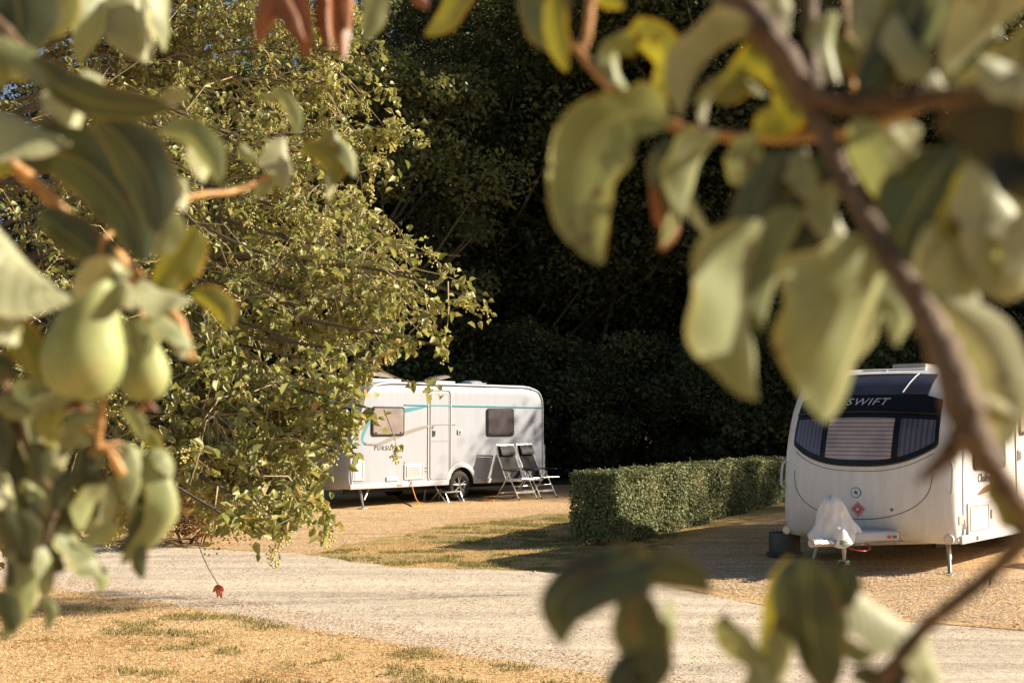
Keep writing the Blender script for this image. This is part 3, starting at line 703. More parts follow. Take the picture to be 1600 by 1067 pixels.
def build_pursuit(root, decals=True):
    L, W = 5.72, 2.25
    zs = [.40, .46, .6, .8, 1.0, 1.2, 1.4, 1.6, 1.8, 2.0, 2.15, 2.28, 2.38, 2.45, 2.50, 2.53]
    sh = Shell(L, W, [(.40, .06), (.5, 0), (1.1, .03), (1.3, .08), (1.6, .2), (2.0, .32), (2.3, .46), (2.45, .64), (2.5, .85), (2.53, 1.05)],
               [(2.0, .0), (2.15, .01), (2.28, .05), (2.38, .12), (2.45, .22), (2.5, .36), (2.53, .5)], [(.40, .14), (1.0, .2), (2.3, .2), (2.53, .12)],
               [(.40, .0), (2.38, .0), (2.45, .02), (2.5, .06), (2.53, .13)], zs)
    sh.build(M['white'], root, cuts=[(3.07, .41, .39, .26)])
    # front windows in a dark band
    fw = sh.patch('front_window', M['gloss_black'], root, -.88, .88, lambda t: 1.32+.1*abs(t)**3, lambda t: 2.02-.08*abs(t)**3, .012)
    for a, b in ((-.84, -.36), (-.31, .31), (.36, .84)): sh.patch('pane', M['curtain'], fw, a, b, lambda t: 1.38+.1*abs(t)**3, lambda t: 1.96-.08*abs(t)**3, .02, 14)
    sh.patch('front_locker', M['trim'], root, -.7, .7, lambda t: .62, lambda t: 1.22-.05*abs(t)**3, .010)
    # chassis below
    mb = MB(); mb.box((L/2, .45, .345), (L-.5, .06, .11)); mb.box((L/2, W-.45, .345), (L-.5, .06, .11)); mb.box((3.07, W/2, .36), (.09, W-.5, .09))
    mb.box((2.2, 1.1, .33), (.9, .5, .13)); mb.box((4.4, 1.2, .33), (.6, .5, .12)); mb.build('chassis', M['dark'], root)
    mb = MB(); mb.tube([(-1.35, W/2, .42), (.3, .55, .40)], .04, 6); mb.tube([(-1.35, W/2, .42), (.3, W-.55, .40)], .04, 6)
    mb.tube([(-1.5, W/2, .43), (-1.2, W/2, .42)], .045, 8); mb.build('hitch_frame', M['steel'], root)
    mb = MB(); mb.tube([(-.95, W/2+.02, .75), (-.95, W/2+.02, .14)], .022, 8); mb.tube([(-.95, W/2-.03, .085), (-.95, W/2+.05, .085)], .085, 16); mb.build('jockey_wheel', M['steel'], root)
    steady(root, .42, .16, .0, (-.05, -.16), .40); steady(root, L-.5, .3, .09, (.1, -.05), .40)
    steady(root, .42, W-.2, .0, (-.05, .1), .40)
    for y, s in ((.12, 1), (W-.12, -1)):
        wo = wheel(root, 3.07, .365, y)
        if s < 0: wo.rotation_euler = (0, 0, math.pi)
    arch_parts(root, 3.07, .40, W)
    # skirt rails
    mb = MB(); mb.box((1.35, -.012, .445), (2.66, .03, .10), bev=.01); mb.build('skirt_rail', M['trim'], root)
    mb = MB(); mb.box((4.6, -.012, .445), (2.12, .03, .10), bev=.01); mb.build('skirt_rail', M['trim'], root)
    mb = MB(); mb.box((1.30, -.03, .44), (.13, .012, .035), bev=.003); mb.build('side_reflector', M['amber'], root)
    mb = MB(); mb.box((3.72, -.03, .46), (.13, .012, .035), bev=.003); mb.build('side_reflector', M['amber'], root)
    # awning rails and corner trims: rounded white strip following the side outline
    edge = [(.08, .42), (.03, 1.05), (.10, 1.35), (.22, 1.62), (.34, 2.0), (.47, 2.28), (.66, 2.43), (.95, 2.485), (1.4, 2.50), (3, 2.50), (L-.75, 2.49), (L-.45, 2.46), (L-.22, 2.40), (L-.10, 2.28), (L-.05, 2.1), (L-.04, 1.6), (L-.04, .45)]
    mb = MB(); mb.tube([(a, -.002, b) for a, b in curve2(edge, 6)], .02, 6); mb.build('edge_trim', M['trim'], root)
    mb = MB(); mb.box((L+.05, W/2, .82), (.13, W-.1, .78), bev=.04); mb.build('rear_bumper_panel', M['trim'], root)
    window(root, .56, 1.43, 1.43, 2.02, M['beigepane']); window(root, 3.84, 4.70, 1.40, 2.01, M['darkpane'])
    # door
    d = side_panel('door', M['white'], root, 2.17, 2.69, .52, 2.30, .06, -.012, .002)
    seam('seal', root, 2.17, 2.69, .52, 2.30, .06, M['steel'], .0065, -.010, d); seam('frame', root, 2.11, 2.76, .50, 2.38, .09, M['trim'], .016, -.004, d)
    mb = MB(); mb.box((2.43, -.014, 1.31), (.50, .006, .008)); mb.build('split_line', M['greydecal'], d)
    mb = MB(); mb.box((2.265, -.022, 1.48), (.075, .02, .13), bev=.008); mb.tube([(2.265, -.045, 1.53), (2.265, -.045, 1.44)], .010, 6); mb.tube([(2.235, -.02, 1.60), (2.235, -.03, 1.60)], .022, 10); mb.build('handle', M['greydecal'], d)
    mb = MB(); mb.box((3.02, -.012, 1.50), (.12, .022, .10), bev=.008); mb.build('awning_lamp', M['trim'], root)
    mb = MB(); mb.box((3.02, -.026, 1.50), (.05, .01, .05), bev=.003); mb.build('socket', M['textgrey'], root)
    # service hatches
    for (a, b, c, e_) in ((.09, .38, .56, .96), (1.44, 1.98, .54, .86)):
        h = side_panel('hatch', M['trim'], root, a, b, c, e_, .03, -.018, .002); seam('seal', root, a+.045, b-.045, c+.045, e_-.045, .025, M['greydecal'], .004, -.02, h)
    hv = side_panel('fridge_vent', M['trim'], root, 1.50, 1.90, .575, .825, .02, -.024, -.016)
    mb = MB()
    for k in range(5): mb.box((1.70, -.026, .62+k*.038), (.30, .008, .008))
    mb.build('slot', M['greydecal'], hv)
    mb = MB(); mb.box((2.08, -.008, .70), (.10, .014, .012)); mb.box((2.08, -.008, .77), (.10, .014, .012)); mb.build('vent_slot', M['greydecal'], root)
    mb = MB(); mb.box((1.12, -.012, .57), (.32, .022, .09), bev=.01); mb.build('gas_socket_cover', M['trim'], root)
    if decals:
        side_poly('cyan_stripe', M['cyan'], root, [(1.44, 2.070), (2.1, 2.066), (4, 2.06), (5.66, 2.048)], [(1.44, 2.05), (2.1, 2.04), (4, 2.035), (5.66, 2.025)], .001, .016)
        t_ = curve2([(1.44, 1.99), (1.8, 2.02), (2.14, 2.04)], 4); b_ = curve2([(1.44, 1.90), (1.8, 1.96), (2.14, 2.035)], 4); side_poly('cyan_swoosh', M['cyan'], root, t_, b_)
        t_ = curve2([(.54, 1.93), (.38, 1.60), (.31, 1.40), (.36, 1.28), (.46, 1.27)], 5); b_ = curve2([(.54, 1.72), (.42, 1.50), (.355, 1.38), (.38, 1.32), (.46, 1.30)], 5); side_poly('cyan_curve', M['cyan'], root, t_, b_)
        t_ = curve2([(.40, 1.29), (.75, 1.30), (1.15, 1.44), (1.5, 1.53), (1.9, 1.62), (2.3, 1.66), (2.9, 1.665)], 5); b_ = curve2([(.40, 1.265), (.8, 1.255), (1.2, 1.37), (1.5, 1.455), (1.9, 1.56), (2.3, 1.63), (2.9, 1.655)], 5)
        side_poly('taupe_swoosh', M['greydecal'], root, t_, b_, .001, .015)
        side_text('lettering', 'PURSUIT', root, .64, 1.15, .125, M['textgrey'], space=1.35)
    # roof: dome rooflight near the nose, tilted small one, low vents
    def rooflight(x, y, lx, ly, h, mat, tilt=0):
        Mx = Matrix.Rotation(tilt, 4, 'Y'); mb = MB()
        V = []; F = []; n = 9
        for j in range(n):
            for i in range(n):
                u, v_ = i/(n-1)*2-1, j/(n-1)*2-1
                zz = h*(max(0, 1-abs(u)**4)*max(0, 1-abs(v_)**4))**.6
                V.append(Mx @ Vector((u*lx/2, v_*ly/2, zz)))
        for j in range(n-1):
            for i in range(n-1): q = j*n+i; F.append((q, q+1, q+n+1, q+n))
        mb.add([v_+Vector((x, y, 2.60+abs(math.sin(tilt))*lx*.5)) for v_ in V], F, True)
        o = mb.build('rooflight', mat, root, angle=60)
        mb = MB(); mb.box((x, y, 2.565), (lx+.08, ly+.08, .07), bev=.015); mb.build('rim', M['trim'], o); return o
    rooflight(1.30, .95, 1.0, .75, .13, M['smoke'], .09); rooflight(3.3, 1.0, .5, .5, .07, M['smoke'], -.2); rooflight(4.6, 1.2, .4, .4, .05, M['trim'])
    return sh
pur = thing('touring_caravan', (0, 0, 0), 0, 'white caravan with cyan stripe and beige blind window, chairs beside its far end', 'caravan')
build_pursuit(pur); PO = (-3.18, 25.06); PE = (.683, .731); place(pur, PO, PE, .20)
def ploc(o, e, x, y, z):
    return Vector((o[0]+e[0]*x-e[1]*y, o[1]+e[1]*x+e[0]*y, z))
# the half hidden third caravan at the left: same build, other place
cv = dup(pur, (-13.3, 27.2, .24), R(6), 1, 'white caravan almost hidden behind the leafy tree at the left', None)
cv['category'] = 'caravan'
for c in list(cv.children):
    if c.name.startswith(('lettering', 'taupe_swoosh', 'cyan_curve', 'cyan_swoosh')): bpy.data.objects.remove(c)

# ---- the right caravan
SO = (5.56, 16.10); SE = (.636, .772)
sw = thing('touring_caravan', (0, 0, 0), 0, 'large cream white caravan with curved dark front window behind the branch at the right', 'caravan')
place(sw, SO, SE, 0)
sL, sW = 6.9, 2.36
zs = [.38, .43, .5, .6, .75, .9, 1.1, 1.3, 1.5, 1.7, 1.9, 2.05, 2.2, 2.32, 2.42, 2.5, 2.57, 2.62, 2.65]
ss = Shell(sL, sW, [(.38, .10), (.45, .03), (.6, 0), (.95, 0), (1.2, .02), (1.5, .07), (1.8, .15), (2.05, .25), (2.25, .37), (2.4, .52), (2.5, .68), (2.57, .84), (2.62, 1.05), (2.65, 1.3)],
           [(2.2, 0), (2.4, .06), (2.5, .14), (2.6, .3), (2.65, .45)], [(.38, .24), (.7, .34), (1.6, .34), (2.2, .30), (2.5, .18), (2.65, .05)],
           [(.38, .03), (.55, .0), (1.7, .0), (2.1, .015), (2.42, .04), (2.5, .055), (2.57, .07), (2.62, .08), (2.65, .15)], zs, p=2.6, q=.62)
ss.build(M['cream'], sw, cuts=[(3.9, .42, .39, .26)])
smile = lambda t: 1.35+.38*abs(t/.95)**2.8
band = ss.patch('front_window_surround', M['gloss_black'], sw, -.84, .84, smile, lambda t: 2.30-.20*abs(t)**3, .014, 50, 18)
mg = .05
def pane(t0, t1, mat):
    return ss.patch('pane', mat, band, t0, t1, lambda t: smile(t)+.065, lambda t: 1.955-.05*abs(t)**2, .024, 20, 8)
pane(-.80, -.45, M['curtain']); pane(-.38, .38, M['blind']); pane(.45, .80, M['curtain'])
sr = ss.patch('sunroof', M['sunroof'], sw, -.68, .68, lambda t: 2.25, lambda t: 2.535-.05*abs(t)**2, .024, 30, 8)
ss.strip('sunroof_bar', M['trim'], sw, [(-.40-.05*k/6, 2.27+.25*k/6) for k in range(7)], .008, .03)
ss.strip('sunroof_bar', M['trim'], sw, [(.40+.05*k/6, 2.27+.25*k/6) for k in range(7)], .008, .03)
ss.strip('rubber_seal', M['black'], sw, [(t/40, smile(t/40)-.008) for t in range(-33, 34)], .013, .012)
ss.strip('brow', M['gloss_black'], sw, [(t/30, 2.03-.05*abs(t/30)**2) for t in range(-25, 26)], .018, .022)
# front locker lid line
lid = [(-.80, 1.43), (-.79, 1.3)]
pts = []
for k in range(41):
    a = math.pi*k/40; pts.append((-.80*math.cos(a), 1.26-.60*math.sin(a)**.75))
ss.strip('locker_seam', M['textgrey'], sw, pts, .005, .001)
pts = [(t/30*.80, smile(t/30*.80)-.075) for t in range(-30, 31)]
ss.strip('locker_seam', M['textgrey'], sw, pts, .005, .001)
for t in (-.40, .40):
    p = ss.fp(t, .80, .004); mb = MB(); mb.tube([p, p+Vector((-.012, 0, 0))], .020, 12); mb.build('lock', M['textgrey'], sw)
# round emblem: silver disc, dark ring, leaping bird shape
def front_shape(name, mat, outl, t0, z0, off):
    V = []
    for a, b in outl: V.append(ss.fp(t0-a/(sW/2), z0+b, off))
    n = len(V); V2 = [v+Vector((.012, 0, 0)) for v in V]
    mb = MB(); mb.add(V+V2, [tuple(range(n)), tuple(range(2*n-1, n-1, -1))]+[(i, (i+1) % n, n+(i+1) % n, n+i) for i in range(n)]); return mb.build(name, mat, sw)
circ = lambda r, n=28: [(r*math.cos(2*math.pi*k/n), r*math.sin(2*math.pi*k/n)) for k in range(n)]
front_shape('emblem', M['textgrey'], circ(.068), .0, 1.0, .006); front_shape('emblem', M['silver'], circ(.058), .0, 1.0, .009); 
front_shape('emblem_bird', M['textgrey'], [(-.045, .005), (-.02, .012), (.0, .035), (.012, .012), (.045, .02), (.02, -.004), (.03, -.038), (.004, -.014), (-.02, -.03), (-.014, -.006)], .0, 1.0, .012)
# red warning diamond with flame
dm = lambda r: [(0, r), (r, 0), (0, -r), (-r, 0)]
front_shape('warning_sticker', M['red'], dm(.095), -.02, .79, .006); front_shape('warning_sticker', M['trim'], dm(.080), -.02, .79, .0085); front_shape('warning_sticker', M['red'], dm(.068), -.02, .79, .011)
front_shape('flame_mark', M['trim'], [(-.022, -.02), (-.026, .002), (-.012, .012), (-.006, .036), (.008, .016), (.014, .022), (.024, 0), (.018, -.02)], -.02, .79, .014)
# maker's name on the dark brow above the windows
me = text_mesh('SWIFT', .125, shear=.35, bold=.0, space=1.15)
xs = [v.co.x for v in me.vertices]; wid = max(xs)
for v in me.vertices:
    x = (v.co.x/wid*.62)+(-.31)-.13; v.co = ss.fp(-.03-(x+.13)/(sW/2), 2.115+v.co.y, .026+v.co.z)
me.materials.clear(); me.materials.append(M['silver']); link(bpy.data.objects.new('lettering', me), sw)
# grab handles at both front corners
for t in (-.965, .965):
    a = ss.fp(t, 1.02, .0); b = ss.fp(t, 1.38, .0); o_ = Vector((-.06, -.03 if t < 0 else .03, 0))
    mb = MB(); mb.tube(catmull([a, a+o_+Vector((0, 0, .05)), b+o_-Vector((0, 0, .05)), b], 5), .017, 8); mb.build('grab_handle', M['trim'], sw)
# corner mouldings and marker lamps
for t in (-.94, .97):
    p = ss.fp(t, .455, .02); mb = MB(); mb.tube([p, p+Vector((-.03, 0, 0))], .047, 16); l = mb.build('marker_lamp', M['clearlens'], sw)
    mb = MB(); mb.tube([p+Vector((.02, 0, 0)), p+Vector((-.022, 0, 0))], .06, 16); mb.build('bezel', M['trim'], l)
mb = MB(); mb.box((.12, -.006, .68), (.15, .02, .11), bev=.008); mb.build('side_lamp', M['clearlens'], sw)
ss.strip('corner_moulding', M['cream'], sw, [(-.999, .42+.03*k) for k in range(2)], .03, .0)
mb = MB(); mb.tube([(.20, -.004, .42), (.20, -.004, .8), (.21, -.004, 1.2), (.27, -.002, 1.7), (.42, .012, 2.15), (.62, .030, 2.40), (.9, .050, 2.53), (1.5, .060, 2.575), (sL-.6, .060, 2.575)], .012, 6); mb.build('awning_rail', M['trim'], sw)
mb = MB(); mb.box((3.9, .048, 2.50), (5.6, .022, .012)); mb.box((3.9, .042, 2.46), (5.6, .018, .006)); mb.build('gutter', M['greydecal'], sw)
mb = MB(); mb.box((1.78, -.012, .43), (3.36, .03, .11), bev=.012); mb.build('skirt_rail', M['trim'], sw)
mb = MB(); mb.box((5.6, -.012, .43), (2.5, .03, .11), bev=.012); mb.build('skirt_rail', M['trim'], sw)
window(sw, .60, 1.78, 1.29, 1.93, M['curtain'])
window(sw, 3.3, 4.2, 1.30, 1.93, M['curtain'])
d = side_panel('door', M['cream'], sw, 2.24, 2.86, .46, 2.40, .07, -.012, .012)
seam('seal', sw, 2.24, 2.86, .46, 2.40, .07, M['greydecal'], .007, -.011, d)
fr = side_panel('door_window', M['black'], sw, 2.36, 2.60, 1.72, 2.28, .05, -.028, -.008, d); side_panel('pane', M['beigepane'], sw, 2.40, 2.56, 1.77, 2.23, .04, -.034, -.024, fr)
mb = MB(); mb.box((2.33, -.024, 1.45), (.07, .022, .15), bev=.01); mb.tube([(2.33, -.048, 1.50), (2.33, -.048, 1.38)], .010, 6); mb.build('handle', M['silver'], d)
h = side_panel('hatch', M['trim'], sw, .34, 1.24, .47, .88, .03, -.018, .002); seam('seal', sw, .41, 1.08, .52, .83, .02, M['greydecal'], .005, -.02, h)
mb = MB(); mb.box((1.17, -.024, .70), (.035, .016, .12), bev=.004); mb.build('catch', M['greydecal'], h)
mb = MB(); mb.box((.24, -.012, .62), (.035, .018, .13), bev=.004); mb.build('awning_peg_plate', M['steel'], sw)
mb = MB(); mb.box((.62, -.03, .425), (.05, .012, .05), bev=.004); mb.build('jack_point', M['textgrey'], sw)
side_text('lettering', 'Challenger', sw, .74, 1.13, .155, M['textgrey'], shear=.25, bold=.001)
t_ = curve2([(.74, .98), (1.0, 1.06), (1.4, 1.10), (2.0, 1.10)], 5); b_ = curve2([(.74, .96), (1.0, .98), (1.4, 1.03), (2.0, 1.09)], 5); side_poly('maroon_swoosh', M['brownred'], sw, t_, b_)
mb = MB(); mb.box((sL/2+.2, .5, .33), (sL-.6, .06, .11)); mb.box((sL/2+.2, sW-.5, .33), (sL-.6, .06, .11)); mb.box((3.9, sW/2, .36), (.09, sW-.5, .09)); mb.build('chassis', M['dark'], sw)
for y in (.12, sW-.12):
    wo = wheel(sw, 3.9, .39, y)
    if y > 1: wo.rotation_euler = (0, 0, math.pi)
arch_parts(sw, 3.9, .42, sW)
steady(sw, .26, .22, 0, (-.28, -.12), .40); steady(sw, .30, sW-.35, .02, (-.10, .05), .40)
# hitch frame with moulded white fairing, jockey wheel
mb = MB(); mb.tube([(-1.45, sW/2, .43), (.3, .5, .38)], .045, 6); mb.tube([(-1.45, sW/2, .43), (.3, sW-.5, .38)], .045, 6); mb.tube([(-1.62, sW/2, .44), (-1.3, sW/2, .43)], .05, 8)
mb.build('hitch_frame', M['steel'], sw)
mb = MB(); out = [Vector((-.28, .66, 0)), Vector((-.34, .60, 0)), Vector((-.9, .93, 0)), Vector((-1.0, 1.13, 0)), Vector((-.9, 1.33, 0)), Vector((-.34, 1.62, 0)), Vector((-.28, 1.56, 0))]
mb.prism(out, (0, 0, .42), (0, 0, .54)); mb.build('hitch_fairing', M['trim'], sw, bevel=.03)
mb = MB(); mb.box((-.62, .80, .50), (.20, .012, .03), Matrix.Rotation(R(-30), 4, 'Z')); mb.build('fairing_slot', M['dark'], sw)
for k, c in ((0, 'textgrey'), (1, 'red')):
    mb = MB(); mb.box((-.42-.07*k, .632+.042*k, .47), (.045, .01, .035), Matrix.Rotation(R(-30), 4, 'Z')); mb.build('small_sticker', M[c], sw)
mb = MB(); mb.tube([(-.98, sW/2-.12, .78), (-.98, sW/2-.12, .17)], .024, 10); mb.tube([(-.98, sW/2-.12, .5), (-.98, sW/2-.12, .28)], .03, 10)
mb.box((-.98, sW/2-.12, .17), (.09, .11, .06), bev=.01); jw = mb.build('jockey_wheel', M['steel'], sw)
mb = MB(); mb.tube([(-.98, sW/2-.155, .095), (-.98, sW/2-.085, .095)], .105, 20); mb.build('tyre', M['rubber'], jw)
mb = MB(); mb.tube(catmull([(-1.1, sW/2, .42), (-1.0, .85, .33), (-.8, .8, .34), (-.7, .9, .42)], 6), .008, 6); mb.build('breakaway_cable', M['red'], sw)
# roof kit
mb = MB(); mb.box((2.0, 1.3, 2.70), (.5, .5, .08), bev=.03); mb.build('rooflight', M['smoke'], sw)
mb = MB(); mb.box((.98, sW/2, 2.615), (.10, .9, .03), bev=.01); mb.box((.9, sW/2+.1, 2.61), (.02, .05, .02)); mb.build('roof_catch', M['trim'], sw)

# hitch covers are loose cloth: things of their own
def cover(name, label, O, e, y0, zg, xs_, h):
    """draped bag: rings from hem to peak with folds"""
    rs = random.Random(len(label)); rings = 15; n = 40; V = []; F = []
    for j in range(rings):
        k = j/(rings-1)
        cx = xs_[0]+(xs_[1]-xs_[0])*.5+.04*math.sin(k*3)-.10*k; rx = (xs_[1]-xs_[0])/2*(1-k)**.75+.055*(1 if j < rings-1 else .1); ry = .25*(1-k)**.62+.05*(1 if j < rings-1 else .1)
        ry *= 1+.10*math.sin(k*9)
        z = h[0]+(h[1]-h[0])*k**.92
        for i in range(n):
            a = 2*math.pi*i/n; fold = 1+(.11*math.sin(a*5+k*5)+.07*math.sin(a*9-k*8)+.05*math.sin(a*14+k*3))*(1-.3*k)
            V.append((cx+rx*math.cos(a)*fold, y0+ry*math.sin(a)*fold, z+.018*math.sin(a*6)*(1 if j == 0 else 0)+.015*math.sin(a*3+j)))
    for j in range(rings-1):
        for i in range(n): F.append((j*n+i, j*n+(i+1) % n, (j+1)*n+(i+1) % n, (j+1)*n+i))
    F.append(tuple((rings-1)*n+i for i in range(n)))
    V = [tuple(Vector(q)+Vector((mn.noise(Vector(q)*7), mn.noise(Vector(q)*7+Vector((9, 0, 0))), 0))*.02+Vector((abs(mn.noise(Vector(q)*16)), abs(mn.noise(Vector(q)*16+Vector((3, 3, 3)))), 0))*.016) for q in V]
    r = thing(name, (O[0], O[1], zg), math.atan2(e[1], e[0]), label, 'cover')
    mb = MB(); mb.add(V, F, True); c = mb.build('cloth', M['cloth'], r, angle=180); m = c.modifiers.new('s', 'SOLIDIFY'); m.thickness = .004
    mb = MB(); mb.tube([V[i] for i in list(range(n))+[0]], .010, 6, cap=False); mb.build('hem', M['cloth'], r)
    return r, V, n
cr_, V, n = cover('hitch_cover', 'crumpled white cloth cover over the hitch of the right caravan', SO, SE, sW/2+.02, 0, (-1.22, -.62), (.40, .98))
mb = MB(); pp = [Vector(V[3*n+(i % n)])*.5+Vector(V[4*n+(i % n)])*.5 for i in range(16, 30)]
cen = Vector((-.92, sW/2, 0))
for dz in (0, .022, .040):
    q = [p+(Vector((p.x, p.y, 0))-cen).normalized()*.012-Vector((0, 0, .12+dz)) for p in pp]
    q = [Vector((cen.x+(p.x-cen.x)*1.05, cen.y+(p.y-cen.y)*1.05, p.z)) for p in q]
    mb.tube(q, .007, 5)
mb.build('printed_band', M['greentext'], cr_)
cover('hitch_cover', 'white cover over the hitch of the left caravan, behind hanging leaves', PO, PE, 1.12, .2, (-1.5, -.9), (.38, .85))
# aquaroll-like waste container
wc = thing('waste_water_container', (3.78, 17.9, gz(17.9)), R(35), 'dark grey waste container under the front left corner of the right caravan', 'container')
mb = MB()
Vv = []; Ff = []; n = 28
for rr, zz in ((.0, 0), (.235, 0), (.25, .03), (.25, .06), (.215, .075), (.215, .30), (.205, .34), (.0, .35)):
    for k in range(n): a = 2*math.pi*k/n; Vv.append((max(.001, rr)*math.cos(a), max(.001, rr)*math.sin(a), zz))
for j in range(7):
    for k in range(n): Ff.append((j*n+k, j*n+(k+1) % n, (j+1)*n+(k+1) % n, (j+1)*n+k))
mb.add(Vv, Ff, True); mb.build('tank', M['darkplastic'], wc, angle=40)
mb = MB(); mb.tube([(.06, 0, .35), (.06, 0, .385)], .05, 14); mb.build('cap', M['black'], wc)
# small step stool by the right caravan's door, at the frame edge
p = ploc(SO, SE, 1.55, -.55, 0)
st = thing('caravan_step', (p.x, p.y, gz(p.y)), math.atan2(SE[1], SE[0]), 'low cream plastic step beside the right caravan at the right edge', 'step')
mb = MB(); mb.prism([Vector((a, b, 0)) for a, b in rrect(.56, .36, .05)], (0, 0, .13), (0, 0, .17)); mb.build('tread', M['cream'], st, bevel=.01)
mb = MB()
for a, b in ((-.22, -.12), (.22, -.12), (-.22, .12), (.22, .12)): mb.box((a, b, .065), (.07, .07, .13), bev=.01)
mb.build('legs', M['cream'], st)
# peg
q = G(1547, 916); pg = MB(); pg.tube([(0, 0, -.05), (0.004, 0, .10), (.006, 0, .19)], .009, 6); o = pg.build('marker_peg', M['dark'])
o.location = (q.x, q.y, gz(q.y)); tag(o, 'thin dark peg standing in the gravel in front of the right caravan', 'peg')

# ------------------------------------------------------------------ folding step and reclining chairs by the left caravan
p = G(695, 783); ang = math.atan2(PE[1], PE[0])
fs = thing('folding_step', (p.x-.06, p.y+.12, gz(p.y)), ang, 'grey metal two tread folding step in front of the left caravan door', 'step')
for (y, z, nm) in ((.14, .42, 'upper_tread'), (-.22, .20, 'lower_tread')):
    mb = MB(); mb.box((0, y, z), (.46, .25, .028), bev=.008); mb.build(nm, M['steel'], fs)
for x in (-.22, .22):
    mb = MB(); mb.tube([(x, .24, .41), (x, .34, .0)], .013, 6); mb.tube([(x, .04, .41), (x, -.10, .22), (x, -.34, .0)], .013, 6); mb.tube([(x, -.10, .195), (x, .12, .0)], .011, 6); mb.tube([(x, -.32, .19), (x, -.42, .0)], .012, 6)
    mb.build('leg', M['alu'], fs)
def recliner(label, fabric, arms):
    """local: x = width, -y = front"""
    c = thing('reclining_chair', (0, 0, 0), 0, label, 'folding chair', None)
    wv = .27
    def slab(name, pts, hw, th, mat, bev=.01):
        mb = MB(); P2 = catmull(pts, 5); V = []; F = []; k = len(P2)
        for i, p_ in enumerate(P2):
            t = (P2[min(i+1, k-1)]-P2[max(i-1, 0)]).normalized(); nn = Vector((0, -t.z, t.y)).normalized()*th/2
            for sx in (-1, 1):
                for s2 in (-1, 1): V.append(Vector((sx*hw, p_.y, p_.z))+nn*s2)
        for i in range(k-1):
            a, b = i*4, i*4+4
            F += [(a, a+2, b+2, b), (a+1, b+1, b+3, a+3), (a, b, b+1, a+1), (a+2, a+3, b+3, b+2)]
        F += [(0, 1, 3, 2), (4*k-4, 4*k-2, 4*k-1, 4*k-3)]
        mb.add(V, F, True); return mb.build(name, mat, c, angle=50)
    slab('backrest', [(0, .06, .44), (0, .20, .75), (0, .30, .98), (0, .36, 1.20)], wv-.025, .018, fabric)
    slab('seat', [(0, -.44, .47), (0, -.2, .455), (0, .05, .44)], wv-.025, .02, fabric)
    slab('headrest', [(0, .255, .99), (0, .27, 1.06), (0, .325, 1.16), (0, .345, 1.19)], wv-.05, .055, M['pad'])
    for sx in (-wv, wv):
        mb = MB(); mb.tube(catmull([(sx, .04, .42), (sx, .20, .75), (sx, .31, .98), (sx, .38, 1.22)], 4), .015, 8); mb.tube([(sx, .06, .44), (sx, -.46, .48)], .014, 8); mb.build('side_rail', M['alu'], c)
        mb = MB(); mb.tube([(sx*1.06, -.02, .62), (sx*1.06, -.40, .0)], .014, 8); mb.build('leg', M['alu'], c)
        mb = MB(); mb.tube([(sx*1.06, -.10, .60), (sx*1.06, .38, .0)], .014, 8); mb.build('leg', M['alu'], c)
        if arms:
            mb = MB(); mb.box((sx*1.1, -.14, .66), (.05, .46, .03), bev=.01); mb.tube([(sx*1.08, .10, .66), (sx, .18, .70)], .012, 6); mb.build('armrest', M['black'], c)
        mb = MB(); mb.tube([(sx*1.06, -.40, .0), (sx*1.06, -.385, .025)], .02, 8); mb.tube([(sx*1.06, .38, .0), (sx*1.06, .365, .025)], .02, 8); mb.build('foot_cap', M['black'], c)
    for g in ('t((-wv, .38, 1.22), (wv, .38, 1.22), .014)', 'b(-.295, .165, .045)', 'b(.27, .14, .04)', 't((-wv*1.06, -.21, .30), (wv*1.06, -.21, .30), .011)', 't((-wv, -.46, .48), (wv, -.46, .48), .013)'):
        mb = MB(); t = lambda a, b_, r: mb.tube([a, b_], r, 8); b = lambda y, z, h: mb.box((0, y, z), (2*wv*1.06, .018, h)); eval(g, {'t': t, 'b': b, 'wv': wv}); mb.build('cross_bar', M['alu'], c)
    return c
c1 = recliner('grey sunlit reclining folding chair, nearer the caravan door', M['mesh_grey'], True)
c2 = recliner('black reclining folding chair nearest the rear of the left caravan', M['mesh_fabric'], True)
for c, s in ((c1, 4.12), (c2, 4.76)):
    q = ploc(PO, PE, s, -.62, 0); c.location = (q.x, q.y, gz(q.y)+.006); c.rotation_euler = (0, 0, ang+(.03 if s > 4.5 else -.05)); c['group'] = 'reclining chairs by the left caravan'; c.scale = (.94,)*3
# electric lead
cb = MB(); a = ploc(PO, PE, 1.62, -.03, .2+.55)
pl = [a, a+Vector((.02, -.03, -.15)), a+Vector((.10, -.10, -.38)), Vector((a.x+.18, a.y-.2, gz(a.y-.2)+.012)), Vector((a.x+.05, a.y-.42, gz(a.y-.42)+.012)), Vector((a.x-.02, a.y-.10, gz(a.y)+.012)), Vector((a.x-.3, a.y+.9, gz(a.y+.9)+.012)), Vector((a.x-.6, a.y+2.4, gz(a.y+2.4)+.012))]
cb.tube(catmull(pl, 8), .011, 6); o = cb.build('electric_cable', M['orange_cable']); tag(o, 'orange electric cable hanging from the left caravan hatch to the gravel', 'cable')
q = ploc(PO, PE, 3.35, -.55, 0)
cb = MB(); cb.tube(catmull([(q.x-.15, q.y, gz(q.y)+.012), (q.x, q.y-.05, gz(q.y)+.02), (q.x+.12, q.y+.02, gz(q.y)+.012), (q.x+.02, q.y+.10, gz(q.y)+.03), (q.x-.1, q.y+.03, gz(q.y)+.03)], 6), .012, 6); o = cb.build('strap', M['orange_cable']); tag(o, 'small coil of yellow strap on the gravel by the caravan wheel', 'strap')

